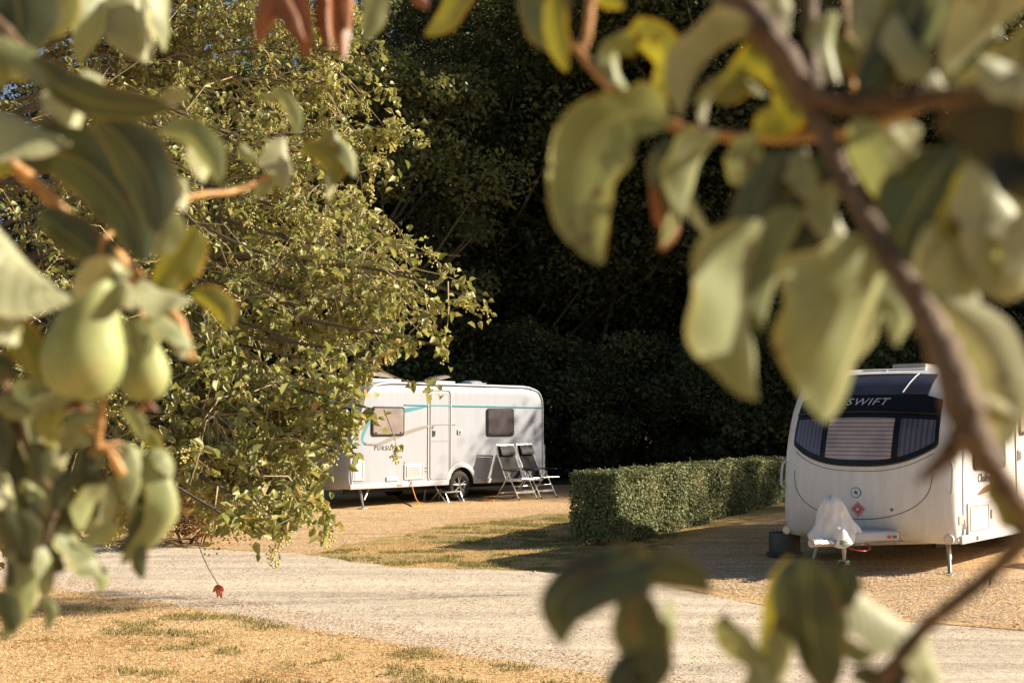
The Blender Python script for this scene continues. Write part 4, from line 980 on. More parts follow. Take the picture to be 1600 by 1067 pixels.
# ------------------------------------------------------------------ big leafy tree at the left, overhanging the road
XR = [(0, 560), (100, 590), (200, 640), (245, 600), (300, 575), (340, 610), (400, 670), (440, 725), (470, 757), (500, 740), (530, 695), (560, 625), (580, 585), (640, 568), (670, 548), (700, 524), (740, 498), (790, 505), (835, 500), (850, 400), (900, 200)]
XB = [(0, 900), (90, 870), (180, 845), (230, 800), (280, 788), (320, 806), (380, 826), (430, 828), (490, 800), (515, 740), (560, 690), (600, 600), (640, 560), (760, 500)]
def proj(p):
    v = p-CAM; cy_ = v.y*math.cos(TILT)+v.z*math.sin(TILT); up = -v.y*math.sin(TILT)+v.z*math.cos(TILT)
    return 800+FPX*v.x/cy_, 533.5-FPX*up/cy_
d_ = 0
def okpt(p, m=0):
    x, y = proj(p)
    w1 = 26*mn.noise(Vector((y*.028, d_*.0, 1.7)))+12*mn.noise(Vector((y*.09, 0, 5)))-6; w2 = 16*mn.noise(Vector((x*.04, 2, 0)))
    return x < interp(XR, y)+m+w1 and y < interp(XB, x)+m+w2
big = thing('leafy_tree', (-5.2, 9.2, gz(9.2)), 0, 'large sunlit tree with yellow green leaves and berries overhanging the road at the left', 'tree')
rs = random.Random(99)
T0 = Vector((-5.2, 9.2, gz(9.2)))
tips = [(755, 470, 7.2, 1), (720, 400, 7.6, 1), (690, 540, 6.9, 1), (640, 215, 9, 1), (600, 90, 10, 1), (560, 20, 10.5, 1), (470, 10, 10, 1), (380, -40, 10, 1), (300, 10, 10, 1), (200, -60, 10, .8), (120, 60, 9.8, .7), (40, -40, 10, .8), (330, 90, 10.3, 1), (230, 60, 10.3, .8), (410, 70, 10.3, .8),
        (600, 330, 8.5, 1), (540, 240, 9, 1), (660, 430, 7.6, 1), (600, 560, 6.9, 1), (560, 480, 7.4, 1), (585, 640, 6.8, 1), (560, 710, 6.6, 1), (520, 800, 6.3, 1), (490, 760, 6.5, 1), (455, 815, 6.1, 1), (430, 740, 6.7, 1), (385, 825, 5.9, .7),
        (400, 620, 6.9, 1), (340, 720, 6.4, 1), (300, 770, 6.6, 1), (250, 690, 7, 1), (180, 740, 6.8, 1), (160, 830, 6.4, .7), (90, 720, 7.2, 1), (40, 620, 7.6, 1), (20, 800, 7, 1), (100, 850, 6.5, .5), (200, 780, 6.6, 1),
        (60, 480, 8, 1), (180, 560, 7.6, .8), (270, 420, 8.3, 1), (200, 290, 9, .9), (330, 250, 9, 1), (420, 160, 9.6, 1), (450, 330, 8.4, 1), (380, 440, 7.8, 1), (470, 560, 7.1, 1), (300, 570, 7.2, 1), (520, 400, 8, 1), (500, 640, 6.9, 1), (500, 130, 9.8, 1), (80, 230, 9.4, .5), (250, 130, 10, .7), (-60, 350, 8.6, 1), (-80, 560, 7.8, 1), (-100, 120, 9.6, 1), (-120, 720, 7.2, 1),
        (420, 690, 6.7, 1), (370, 560, 7.2, 1), (440, 470, 7.6, 1), (340, 650, 6.6, 1), (530, 560, 7.0, 1), (350, 350, 8.4, 1), (480, 240, 9, 1), (260, 620, 6.8, 1)]
tw = MB(); lb = MB(); LC = []; LD = []; BR = []
def rv(k=1): return Vector((rs.gauss(0, 1), rs.gauss(0, 1), rs.gauss(0, 1)))*k
for (px, py, d, den) in tips:
    tip = P(px, py, d); z0 = max(1.3, min(5.2, (tip.z-.3)*.62+1.1)); a = T0+Vector((0, 0, z0))
    mid = a.lerp(tip, .5)+Vector((0, 0, .35+.25*rs.random()))+rv(.12); m2 = a.lerp(tip, .8)+Vector((0, 0, .22))+rv(.08)
    c = catmull([a, mid, m2, tip], 9); n = len(c)
    r0 = .014
    lb.tube(c, [r0*(1-i/n)**.7+.004 for i in range(n)], 6, cap=False)
    nb = int(52*den)
    for k in range(nb):
        f = 1-rs.random()**1.25*.62; i = min(n-2, int(f*(n-1))); base = c[i].lerp(c[i+1], f*(n-1)-i)
        axis = (c[i+1]-c[i]).normalized(); L = rs.uniform(.22, .62)*(1.2 if f < .8 else .8)
        dr = (axis*.75+rv(.62)+Vector((0, 0, -.18))).normalized()
        e1 = base+dr*L*.5+Vector((0, 0, .02)); e2 = base+dr*L+Vector((0, 0, -.10*L/.4))
        if mn.noise(base*1.5) < -.20+.1*rs.random(): continue
        if not okpt(e2, 4) or not okpt(e1, 0): 
            L *= .4; e1 = base+dr*L*.5; e2 = base+dr*L
            if not okpt(e2, 8): continue
        tw.tube([base, e1, e2], [.0055, .0036, .0018], 3, cap=False)
        nt_ = rs.randint(2, 4)
        for q in range(nt_+1):
            g = rs.uniform(.25, 1); s0 = base.lerp(e2, g) if q else e2
            d2 = (dr*.6+rv(.7)+Vector((0, 0, -.35))).normalized(); l2 = rs.uniform(.06, .2); s1 = s0+d2*l2
            if not okpt(s1, 8): s1 = s0
            else: tw.tube([s0, s1], [.002, .0012], 3, cap=False)
            for z in range(rs.randint(3, 5)):
                p_ = s0.lerp(s1, rs.random())+rv(.012)
                if okpt(p_, 6): LC.append(tuple(p_))
            if rs.random() < .24:
                for z in range(rs.randint(7, 15)): BR.append(s1+Vector((rs.gauss(0, .018), rs.gauss(0, .018), -rs.random()*.07)))
# hanging sprigs past the crown: over the caravan roof edge, below the crown and the two low hanging twigs
def sprig(pts, nl, nb, sp=.03):
    c = catmull([P(*p) for p in pts], 6); tw.tube(c, [.0032*(1-i/len(c))+.0012 for i in range(len(c))], 4, cap=False)
    for k in range(nl): LC.append(tuple(c[rs.randrange(len(c)//3, len(c))]+rv(sp)))
    for k in range(nb): BR.append(c[rs.randrange(len(c)*2//3, len(c))]+Vector((rs.gauss(0, .018), rs.gauss(0, .018), -rs.random()*.05)))
sprig([(560, 560, 6.8), (620, 590, 6.7), (665, 602, 6.6), (690, 606, 6.6)], 13, 0, .018)
sprig([(600, 640, 6.7), (615, 680, 6.6), (622, 712, 6.6)], 3, 34, .015)
sprig([(600, 215, 8.6), (640, 205, 8.6), (665, 222, 8.6)], 26, 6, .03)
sprig([(560, 270, 8.2), (600, 262, 8.2), (622, 285, 8.2)], 22, 4, .03)
sprig([(560, 330, 8), (610, 345, 8), (640, 385, 8)], 24, 8, .03)
sprig([(600, 380, 7.6), (660, 390, 7.6), (700, 425, 7.5)], 30, 8, .03)
sprig([(650, 420, 7.4), (715, 440, 7.3), (757, 492, 7.2)], 34, 8, .03)
sprig([(560, 520, 7), (600, 510, 7), (640, 488, 7), (672, 495, 7)], 12, 4, .02)
sprig([(660, 480, 7.1), (680, 520, 7), (690, 560, 7)], 22, 6, .025)
sprig([(560, 150, 9), (600, 140, 9), (625, 165, 9)], 26, 6, .03)
sprig([(540, 60, 10), (580, 70, 10), (605, 100, 10)], 26, 6, .035)
sprig([(520, 600, 6.7), (560, 625, 6.7), (590, 655, 6.6)], 22, 4, .025)
sprig([(500, 660, 6.5), (535, 690, 6.5), (552, 715, 6.5)], 16, 4, .025)
sprig([(480, 740, 6.4), (505, 790, 6.3), (520, 838, 6.3)], 28, 24, .025)
sprig([(430, 640, 6.6), (490, 632, 6.5), (545, 650, 6.5)], 60, 14, .035)
sprig([(420, 600, 6.6), (500, 596, 6.5), (560, 612, 6.5)], 60, 12, .035)
sprig([(430, 680, 6.5), (490, 672, 6.5), (540, 690, 6.4)], 55, 12, .035)
sprig([(430, 710, 6.5), (480, 700, 6.4), (520, 716, 6.4)], 40, 10, .03)
sprig([(440, 570, 6.8), (510, 560, 6.7), (570, 578, 6.7)], 50, 10, .035)
sprig([(470, 620, 6.6), (530, 640, 6.5), (562, 672, 6.5)], 45, 12, .03)
sprig([(250, 740, 6.4), (262, 790, 6.3), (268, 830, 6.2)], 14, 26, .025)
sprig([(640, 520, 7), (700, 470, 7), (752, 480, 7)], 26, 10)
sprig([(300, 780, 6.2), (370, 800, 6), (385, 812, 5.9), (398, 840, 5.9)], 40, 6, .03)
sprig([(340, 760, 6.2), (335, 800, 6.1), (330, 850, 6.1)], 4, 26, .02)
sprig([(425, 800, 6.1), (430, 840, 6.1), (428, 872, 6.1)], 2, 50, .03)
sprig([(480, 790, 6.2), (500, 820, 6.2), (505, 840, 6.2)], 16, 22, .022)
sprig([(700, 440, 7.2), (700, 500, 7.1), (690, 545, 7.1)], 20, 6)
# red seed keys on a bare twig
kt = MB(); kt.tube(catmull([P(305, 838, 6.1), P(322, 880, 6.1), P(342, 915, 6.1)], 6), .0022, 4); kt.build('hanging_twig', M['pearbark'], big)
tw.build('twigs', M['twig'], big); lb.build('limbs', M['bark'], big)
for o in ('twigs', 'limbs'): pass
mb = MB(); mb.tube([T0+Vector((0, 0, -.1)), T0+Vector((.03, 0, 1.5)), T0+Vector((-.03, .05, 3.2)), T0+Vector((.05, 0, 5.6))], [.20, .16, .12, .05], 14); mb.build('trunk', M['bark'], big)
v, f = cards(LC, .056, .1, 4, .58, droop=.5, curl=.24); tone = np.clip(np.random.default_rng(3).normal(.48, .24, len(LC)), 0, 1)
npmesh('crown', v, f, M['alder'], big, smooth=False, attr=np.repeat(tone, 2))
# berries: small octahedra
BR_ = np.array([tuple(b) for b in BR]); rr = .0070
ofs = np.array([(1, 0, 0), (-1, 0, 0), (0, 1, 0), (0, -1, 0), (0, 0, 1), (0, 0, -1)])*rr
v = (BR_[:, None, :]+ofs[None]).reshape(-1, 3); b = np.arange(len(BR_))[:, None]*6
tri = np.array([(0, 2, 4), (2, 1, 4), (1, 3, 4), (3, 0, 4), (2, 0, 5), (1, 2, 5), (3, 1, 5), (0, 3, 5)]).reshape(1, -1)
npmesh('berries', v, (b+tri).reshape(-1, 3), M['berry'], big, smooth=True, attr=np.zeros(len(BR_)*8))
kk = MB()
for (x, y) in ((333, 922), (340, 930), (346, 932), (336, 917), (349, 921)):
    a = P(342, 914, 6.1); b_ = P(x, y+2, 6.1+rs.uniform(-.02, .02)); kk.tube([a, a.lerp(b_, .5), b_], [.004, .012, .004], 5)
kk.build('seed_keys', simple('red_seed_key', (.55, .14, .05), .5), big)
# parts were built in world coordinates: bring them under the tree's base
for c in big.children:
    c.data.transform(Matrix.Translation(-T0))

# ------------------------------------------------------------------ pear trees close to the camera
def tree_root(name, base, label):
    return thing(name, base, 0, label, 'pear tree', None)
pl_ = Vector((-2.3, .9, gz(.9))); pr_ = Vector((2.0, -.9, gz(-.9)))
PT = {'L': tree_root('pear_tree', pl_, 'blurred close pear branch at the left with two green pears'), 'R': tree_root('pear_tree', pr_, 'blurred close pear tree at the right with a thick brown bough and large hanging leaves')}
BASE = {'L': pl_, 'R': pr_}
def fin(o, side):
    o.data.transform(Matrix.Translation(-BASE[side])); return o
def branch(side, name, pts, r, mat='pearbark', n=12, seg=7, knots=.10):
    W_ = [P(*p) if len(p) == 3 else Vector(p[:3]) for p in pts]
    c = catmull(W_, seg); m = len(c); k = len(pts)-1; rl = r if hasattr(r, '__len__') else [r]*len(pts)
    rad = []
    for i in range(m):
        u = i/(m-1)*k; a = min(k-1, int(u)); v_ = rl[a]+(rl[a+1]-rl[a])*(u-a); rad.append(v_*(1+knots*math.sin(i*1.7)+knots*.6*math.sin(i*3.9+1)))
    mb = MB(); mb.tube(c, rad, n); return fin(mb.build(name, M[mat], PT[side]), side)
rl = random.Random(5)
def leaf(side, pts, wpx, roll=20, mat='leaf', cup=.25, pet=True, dz=0, wav=.05, shp=0):
    """pts: (px,py,depth) along the midrib from stalk to tip; wpx: apparent width in px at unit roll"""
    if len(pts[0]) == 2: pts = [(a, b, dz) for a, b in pts]
    roll = min(66, roll+20) if roll > 15 and mat != 'leafbr' else roll
    W_ = [P(*p) for p in pts]; nv, nu = 20, 9
    c = catmull(W_, 8); L = [0]
    for a, b in zip(c, c[1:]): L.append(L[-1]+(b-a).length)
    tot = L[-1]
    def at(s):
        s *= tot
        for i in range(len(c)-1):
            if s <= L[i+1] or i == len(c)-2:
                return c[i].lerp(c[i+1], (s-L[i])/max(1e-9, L[i+1]-L[i]))
    d = sum(p[2] for p in pts)/len(pts); w_ = .94*wpx/FPX*d/max(.5, math.cos(R(roll)))*.5
    V = []; UV = []; ph = rl.uniform(0, 6)
    for j in range(nv+1):
        s = j/nv; p = at(s); t = (at(min(1, s+.03))-at(max(0, s-.03))).normalized()
        view = (CAM-p).normalized(); N0 = (view-t*view.dot(t)).normalized()
        n1 = Matrix.Rotation(R(roll), 3, t) @ N0; n2 = Matrix.Rotation(R(-roll), 3, t) @ N0
        Nn = n1 if (n1.x > n2.x) == (roll > 0) else n2
        if roll < 0: Nn = n1 if n1.x < n2.x else n2
        sd_ = t.cross(Nn)
        wd = w_*max(.015, (math.sin(math.pi*min(1, s**.88*.985+.012)))**(.60+shp))*(1-.06*math.sin(s*17+ph))
        for i in range(nu+1):
            u = i/nu*2-1; lift = -cup*2.1*wd*abs(u)**1.3+wav*wd*math.sin(s*13+ph+u*2)*abs(u)
            V.append(p+sd_*(u*wd)-Nn*lift*-1); UV.append((i/nu, s))
    F = []
    for j in range(nv):
        for i in range(nu): q = j*(nu+1)+i; F.append((q, q+1, q+nu+2, q+nu+1))
    me = bpy.data.meshes.new('leaf'); me.from_pydata([tuple(v_) for v_ in V], [], F)
    uvl = me.uv_layers.new(name='UVMap')
    for lp in me.loops: uvl.data[lp.index].uv = UV[lp.vertex_index]
    me.polygons.foreach_set('use_smooth', [True]*len(F)); me.materials.append(M[mat])
    o = link(bpy.data.objects.new('leaf', me), PT[side]); fin(o, side); return o
def petiole(side, a, b, r=.0022):
    mb = MB(); A_, B_ = P(*a), P(*b); mb.tube([A_, A_.lerp(B_, .5)+Vector((0, 0, .004)), B_], r, 6); return fin(mb.build('leaf_stalk', M['peartwig'], PT[side]), side)
def px(n, d): return n/2/FPX*d     # radius of something n px wide at depth d
# --- right tree: boughs
dR = .62
branch('R', 'bough', [(1080, -120, .66), (1120, -40, .64), (1180, 30, .62), (1240, 115, .61), (1285, 205, .60), (1330, 300, .57), (1390, 400, .54), (1450, 500, .52), (1492, 590, .50), (1520, 680, .49), (1565, 750, .49), (1612, 810, .5), (1690, 860, .5)],
       [px(52, .62), px(52, .62), px(50, .62), px(44, .61), px(32, .6), px(32, .57), px(36, .54), px(48, .52), px(56, .50), px(56, .49), px(38, .49), px(36, .5), px(36, .5)], 'pearbark', 14)
branch('R', 'branch', [(1262, 150, .6), (1330, 165, .6), (1410, 158, .59), (1500, 152, .58), (1580, 158, .57), (1700, 160, .55)], [px(30, .6), px(36, .6), px(34, .6), px(36, .58), px(40, .57), px(44, .56)])
branch('R', 'twig', [(895, 68, .72), (930, 110, .71), (975, 155, .70), (1030, 188, .69), (1100, 208, .68), (1180, 216, .66), (1290, 212, .63), (1370, 196, .61), (1440, 165, .6)], [px(13, .7), px(15, .7), px(18, .7), px(20, .7), px(17, .68), px(17, .66), px(20, .63), px(20, .6), px(18, .6)], 'peartwig', 10)
branch('R', 'twig', [(1262, -40, .64), (1266, 30, .63), (1268, 90, .62), (1272, 140, .61)], [px(22, .63), px(24, .63), px(26, .62), px(30, .61)], 'pearbark', 10)
branch('R', 'twig', [(1318, -40, .66), (1323, 40, .65), (1328, 95, .64), (1333, 140, .62)], [px(10, .65)]*4, 'peartwig', 8)
branch('R', 'twig', [(1700, 760, .5), (1625, 815, .51), (1560, 885, .52), (1500, 935, .53), (1440, 985, .54), (1380, 1060, .55), (1350, 1110, .55)], [px(36, .5), px(32, .5), px(27, .52), px(25, .53), px(24, .54), px(24, .55), px(24, .55)], 'pearbark', 10)
branch('R', 'twig', [(1515, 650, .5), (1490, 700, .5), (1455, 735, .5), (1432, 752, .5)], [px(50, .5), px(38, .5), px(22, .5), px(8, .5)], 'pearbark', 8)
branch('R', 'twig', [(925, -30, .72), (922, 20, .72), (915, 65, .72), (905, 80, .72)], [px(15, .72)]*4, 'leafyel' if False else 'peartwig', 8)
branch('R', 'twig', [(1130, 960, .6), (1165, 1000, .6), (1190, 1040, .6), (1230, 1090, .6)], [px(8, .6), px(12, .6), px(15, .6), px(16, .6)], 'pearbark', 8)
# the trunk and main fork stand outside the frame
def wb(side, name, pts, r):
    c = catmull(pts, 6); m = len(c); mb = MB(); mb.tube(c, [r[0]+(r[1]-r[0])*i/(m-1) for i in range(m)], 12); fin(mb.build(name, M['pearbark'], PT[side]), side)
wb('R', 'trunk', [pr_+Vector((0, 0, -.1)), pr_+Vector((.05, 0, .9)), pr_+Vector((0, .1, 1.9)), pr_+Vector((.1, .1, 3.6))], (.09, .04))
e_ = P(1080, -120, .66); wb('R', 'main_limb', [pr_+Vector((0, .1, 2.2)), Vector((1.2, -.3, 2.75)), Vector((.55, .3, 2.75)), e_], (.032, px(56, .66)))
e_ = P(1700, 160, .55); wb('R', 'limb', [pr_+Vector((0, .1, 1.9)), Vector((1.1, 0, 2.25)), Vector((.6, .4, 2.15)), e_], (.03, px(44, .55)))
e_ = P(1690, 860, .5); wb('R', 'limb', [e_, Vector((.45, .45, 1.78)), Vector((.6, .40, 1.70))], (px(40, .5), .004))
e_ = P(1700, 760, .5); wb('R', 'limb', [e_, Vector((.6, .35, 1.85)), Vector((1.2, -.1, 2.2)), pr_+Vector((.05, .1, 2.3))], (px(30, .5), .02))
R_ = 'R'
# (points, width px, depth, roll, material, cup)
RL = [
 ([(1045, 192), (985, 178), (930, 205), (900, 275), (905, 345), (938, 412)], 128, .66, 12, 'leaf', -.40),
 ([(955, 75), (1000, 60), (1038, 92), (1028, 140), (1005, 150)], 58, .70, -28, 'leafyel', .3),
 ([(985, 52), (958, 85), (962, 120), (985, 150)], 34, .71, 25, 'leaf', .2),
 ([(865, -20), (862, 30), (872, 80), (886, 112)], 44, .74, -30, 'leafyel', .2),
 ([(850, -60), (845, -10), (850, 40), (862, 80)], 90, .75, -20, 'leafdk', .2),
 ([(925, -40), (940, -10), (975, 12)], 40, .73, -10, 'leafyel', .2),
 ([(1185, 55), (1135, 70), (1090, 115), (1064, 185)], 62, .62, 48, 'leafgy', .3),
 ([(1120, 160), (1160, 105), (1215, 130), (1238, 190)], 66, .63, -34, 'leafyel', .35),
 ([(1098, 195), (1105, 150), (1150, 128), (1200, 150)], 26, .66, 35, 'leaf', .1),
 ([(1215, 130), (1225, 165), (1180, 208)], 70, .64, -25, 'leafyel', .3),
 ([(1045, 215), (1035, 260), (1040, 310), (1046, 345)], 58, .68, -15, 'leafdk', .2),
 ([(1125, 212), (1095, 250), (1080, 300), (1072, 345)], 58, .67, 45, 'leaf', .3),
 ([(1022, 290), (1036, 330), (1050, 360), (1030, 392)], 36, .68, 20, 'leafbr', .2),
 ([(1060, 330), (1052, 355), (1035, 385)], 26, .67, 45, 'leaf', .1),
 ([(1075, 305), (1092, 345), (1118, 378)], 18, .67, 0, 'leafgy', .1),
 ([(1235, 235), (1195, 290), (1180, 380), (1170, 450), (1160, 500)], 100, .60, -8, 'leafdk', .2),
 ([(1195, 350), (1168, 420), (1160, 500), (1170, 570), (1185, 624)], 126, .585, 46, 'leaf', .16),
 ([(1262, 330), (1230, 390), (1205, 460), (1190, 520)], 66, .60, 48, 'leaf', .3),
 ([(1300, 235), (1270, 300), (1245, 360), (1225, 430)], 80, .61, -10, 'leafdk', .2),
 ([(1320, 290), (1305, 325), (1322, 370), (1315, 410)], 48, .61, 46, 'leafgy', .3),
 ([(1385, 370), (1372, 440), (1345, 520), (1315, 595), (1290, 660)], 190, .56, 44, 'leaf', .18),
 ([(1390, 395), (1405, 440), (1415, 490), (1400, 540)], 60, .57, 35, 'leaf', .2),
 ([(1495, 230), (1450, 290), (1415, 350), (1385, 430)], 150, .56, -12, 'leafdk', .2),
 ([(1330, 190), (1360, 240), (1400, 300), (1440, 340)], 90, .6, -25, 'leaf', .2),
 ([(1450, -40), (1420, 30), (1385, 90), (1345, 140)], 110, .58, -20, 'leafdk', .2),
 ([(1400, 20), (1425, 60), (1452, 95), (1478, 138)], 52, .57, 52, 'leafgy', .3),
 ([(1640, -10), (1580, 30), (1520, 80), (1475, 130)], 84, .55, 48, 'leafgy', .3),
 ([(1660, 60), (1600, 90), (1550, 115), (1490, 132)], 54, .56, 45, 'leaf', .2),
 ([(1500, -60), (1475, -10), (1465, 40), (1450, 80)], 64, .57, -25, 'leaf', .2),
 ([(1560, -50), (1540, 0), (1520, 40)], 70, .58, 40, 'leafgy', .2),
 ([(1360, -60), (1350, -10), (1350, 50), (1365, 100)], 60, .6, -15, 'leafgy', .2),
 ([(1310, 20), (1295, 60), (1300, 100), (1310, 130)], 46, .62, 30, 'leaf', .2),
 ([(1220, -40), (1215, 10), (1225, 60)], 50, .62, 10, 'leafgy', .2),
 ([(1680, 330), (1600, 250), (1530, 200), (1465, 190)], 125, .42, -20, 'leafshade', .05),
 ([(1700, 180), (1640, 210), (1590, 240), (1560, 300)], 100, .42, -20, 'leafshade', .05),
 ([(1545, 235), (1555, 300), (1560, 360), (1535, 440)], 74, .54, 35, 'leafgy', .3),
 ([(1625, 250), (1600, 320), (1585, 390), (1575, 450)], 84, .55, -18, 'leaf', .2),
 ([(1515, 232), (1500, 290), (1475, 345), (1455, 405)], 26, .55, 10, 'leafyel', .1),
 ([(1640, 300), (1620, 380), (1600, 440), (1560, 470)], 70, .53, 30, 'leafgy', .2),
 ([(1455, 350), (1470, 410), (1500, 480), (1540, 540)], 84, .55, 14, 'leafgy', .2),
 ([(1480, 470), (1530, 520), (1568, 590), (1572, 700)], 104, .54, 8, 'leafgy', .25),
 ([(1450, 455), (1470, 490), (1505, 525), (1535, 545)], 40, .55, 48, 'leaf', .2),
 ([(1485, 565), (1490, 600), (1505, 640), (1515, 690)], 40, .53, 50, 'leafbr', .2),
 ([(1530, 620), (1560, 635), (1590, 650)], 40, .53, 20, 'leafyel', .2),
 ([(1560, 725), (1580, 770), (1605, 810), (1620, 850)], 58, .53, 28, 'leafyel', .2),
 ([(1440, 200), (1420, 240), (1400, 270)], 60, .56, 40, 'leafgy', .2),
 ([(1112, 924), (1060, 900), (990, 898), (925, 928), (882, 975)], 66, .52, -30, 'leafdk', .2),
 ([(1010, 886), (950, 882), (900, 902), (866, 942), (876, 1008)], 76, .54, -26, 'leafdk', .2),
 ([(1040, 892), (980, 872), (925, 878), (892, 915)], 36, .55, -20, 'leafyel', .2),
 ([(1000, 920), (990, 970), (1005, 1030), (1015, 1090)], 96, .54, -24, 'leafdk', .2),
 ([(1045, 935), (1050, 980), (1040, 1040)], 22, .56, 40, 'leaf', .1),
 ([(1040, 1060), (990, 1040), (945, 1080)], 70, .54, -30, 'leafdk', .2),
 ([(905, 960), (885, 980), (876, 1010)], 26, .53, 10, 'leafdk', .2),
 ([(1122, 965), (1140, 1000), (1175, 1030), (1200, 1045)], 50, .58, -22, 'leaf', .2),
 ([(1235, 870), (1215, 920), (1205, 970), (1190, 1030)], 54, .6, -26, 'leafyel', .3),
 ([(1262, 875), (1262, 940), (1270, 1010), (1290, 1090)], 92, .56, -32, 'leafdk', .2),
 ([(1225, 960), (1230, 1010), (1215, 1070)], 50, .58, 30, 'leaf', .2),
 ([(1310, 900), (1350, 930), (1400, 965), (1445, 995)], 66, .57, 42, 'leafgy', .3),
 ([(1300, 965), (1330, 1000), (1370, 1020)], 40, .57, 48, 'leaf', .2),
 ([(1440, 985), (1455, 1030), (1475, 1080)], 50, .55, 40, 'leafgy', .2),
 ([(1330, 1050), (1370, 1062), (1420, 1050), (1450, 1090)], 50, .55, -35, 'leafdk', .2),
 ([(1180, 1020), (1200, 1060), (1215, 1100)], 46, .57, 44, 'leaf', .2),
 ([(1330, 880), (1310, 920), (1290, 960)], 60, .56, -20, 'leafdk', .2),
 ([(1180, -60), (1165, -10), (1140, 30), (1120, 60)], 60, .66, 30, 'leafgy', .2),
 ([(1640, 100), (1610, 130), (1570, 120), (1530, 90)], 70, .52, 20, 'leafgy', .2),
 ([(1500, 20), (1505, 60), (1500, 110), (1490, 150)], 90, .6, -20, 'leafdk', .2),
 ([(1400, -70), (1390, -20), (1392, 20), (1400, 60)], 70, .6, -15, 'leafdk', .2),
 ([(1290, 60), (1320, 90), (1370, 100), (1400, 120)], 60, .63, -25, 'leafdk', .2),
 ([(1620, -60), (1600, -20), (1570, 10), (1560, 60)], 80, .56, 46, 'leafgy', .2),
 ([(1350, 60), (1390, 90), (1420, 130)], 60, .6, 30, 'leafgy', .2),
 ([(1480, 250), (1440, 260), (1400, 270), (1350, 250)], 90, .62, -25, 'leafdk', .2),
 ([(1420, 330), (1450, 380), (1460, 430), (1450, 480)], 80, .6, -25, 'leafdk', .2),
 ([(1600, 440), (1560, 420), (1520, 400), (1500, 380)], 70, .55, 25, 'leafgy', .2),
 ([(1560, 300), (1590, 340), (1620, 400)], 60, .54, 42, 'leafgy', .2),
 ([(1280, 880), (1240, 900), (1230, 950), (1250, 1010)], 80, .57, -35, 'leafdk', .2),
 ([(1180, 210), (1160, 240), (1150, 290)], 60, .65, -20, 'leaf', .2),
 ([(1255, 230), (1270, 270), (1280, 320)], 50, .6, 40, 'leafgy', .2),
 ([(1760, 60), (1720, 120), (1700, 200), (1720, 280)], 150, .40, 60, 'leafdk', .2),  # this leaf and the next: unseen, added to block sun on nearby leaves
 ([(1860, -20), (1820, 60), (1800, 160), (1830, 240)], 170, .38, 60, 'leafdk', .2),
 ([(560, -60), (585, -10), (582, 30), (568, 66)], 46, .95, -12, 'leaf', .2),
 ([(745, -50), (715, -5), (695, 30), (664, 56)], 44, .9, -24, 'leafyel', .2),
 ([(640, -30), (655, -8), (668, 16)], 28, .9, 40, 'leafbr', .2),
]
for (p_, w_, d_, ro, ma, cu_) in RL: leaf(R_, p_, w_, ro, ma, cu_, dz=d_)
# --- left tree
dl = .85
branch('L', 'bough', [(-160, 60, .84), (-60, 160, .84), (0, 238, .85), (60, 292, .86), (120, 352, .87), (190, 412, .88), (245, 468, .88), (280, 505, .88), (300, 562, .88)], [px(34, .84), px(30, .84), px(26, .85), px(22, .86), px(22, .87), px(28, .88), px(24, .88), px(18, .88), px(12, .88)], 'peartwig', 12, 7, .12)
branch('L', 'twig', [(150, 380, .95), (230, 330, 1.0), (310, 305, 1.05), (370, 298, 1.08), (430, 268, 1.1)], [px(10, 1)]*5, 'peartwig', 8)
branch('L', 'twig', [(170, 520, .93), (162, 600, .93), (158, 650, .93), (152, 700, .93)], [px(12, .93)]*4, 'peartwig', 8)
branch('L', 'twig', [(-60, 520, .9), (0, 580, .9), (50, 720, .92), (85, 780, .92), (70, 850, .92)], [px(12, .9)]*5, 'pearbark', 8)
branch('L', 'twig', [(-80, -40, .8), (0, 40, .8), (60, 110, .8), (150, 165, .82), (270, 165, .84)], [px(22, .8), px(24, .8), px(26, .8), px(20, .8), px(12, .8)], 'pearbark', 10)
branch('L', 'twig', [(240, -120, 1.0), (225, -60, 1.0), (224, -15, 1.0)], [px(10, 1)]*3, 'pearbark', 8)
branch('L', 'twig', [(540, -120, 1.0), (500, -60, 1.0), (470, -15, 1.0)], [px(12, 1)]*3, 'pearbark', 8)
wb('L', 'trunk', [pl_+Vector((0, 0, -.1)), pl_+Vector((.05, 0, 1)), pl_+Vector((0, -.1, 2.1)), pl_+Vector((.1, -.1, 3.4))], (.08, .04))
for q, r_ in (((-160, 60, .84), .8), ((-80, -40, .8), .8), ((240, -120, 1.0), 1), ((540, -120, 1.0), 1), ((-60, 520, .9), .9)):
    e_ = P(*q); wb('L', 'limb', [pl_+Vector((0, 0, 2.2)), Vector((-1.3, .9, 2.65)), e_+Vector((-.25, .02, .18)), e_], (.022, px(14, r_)))
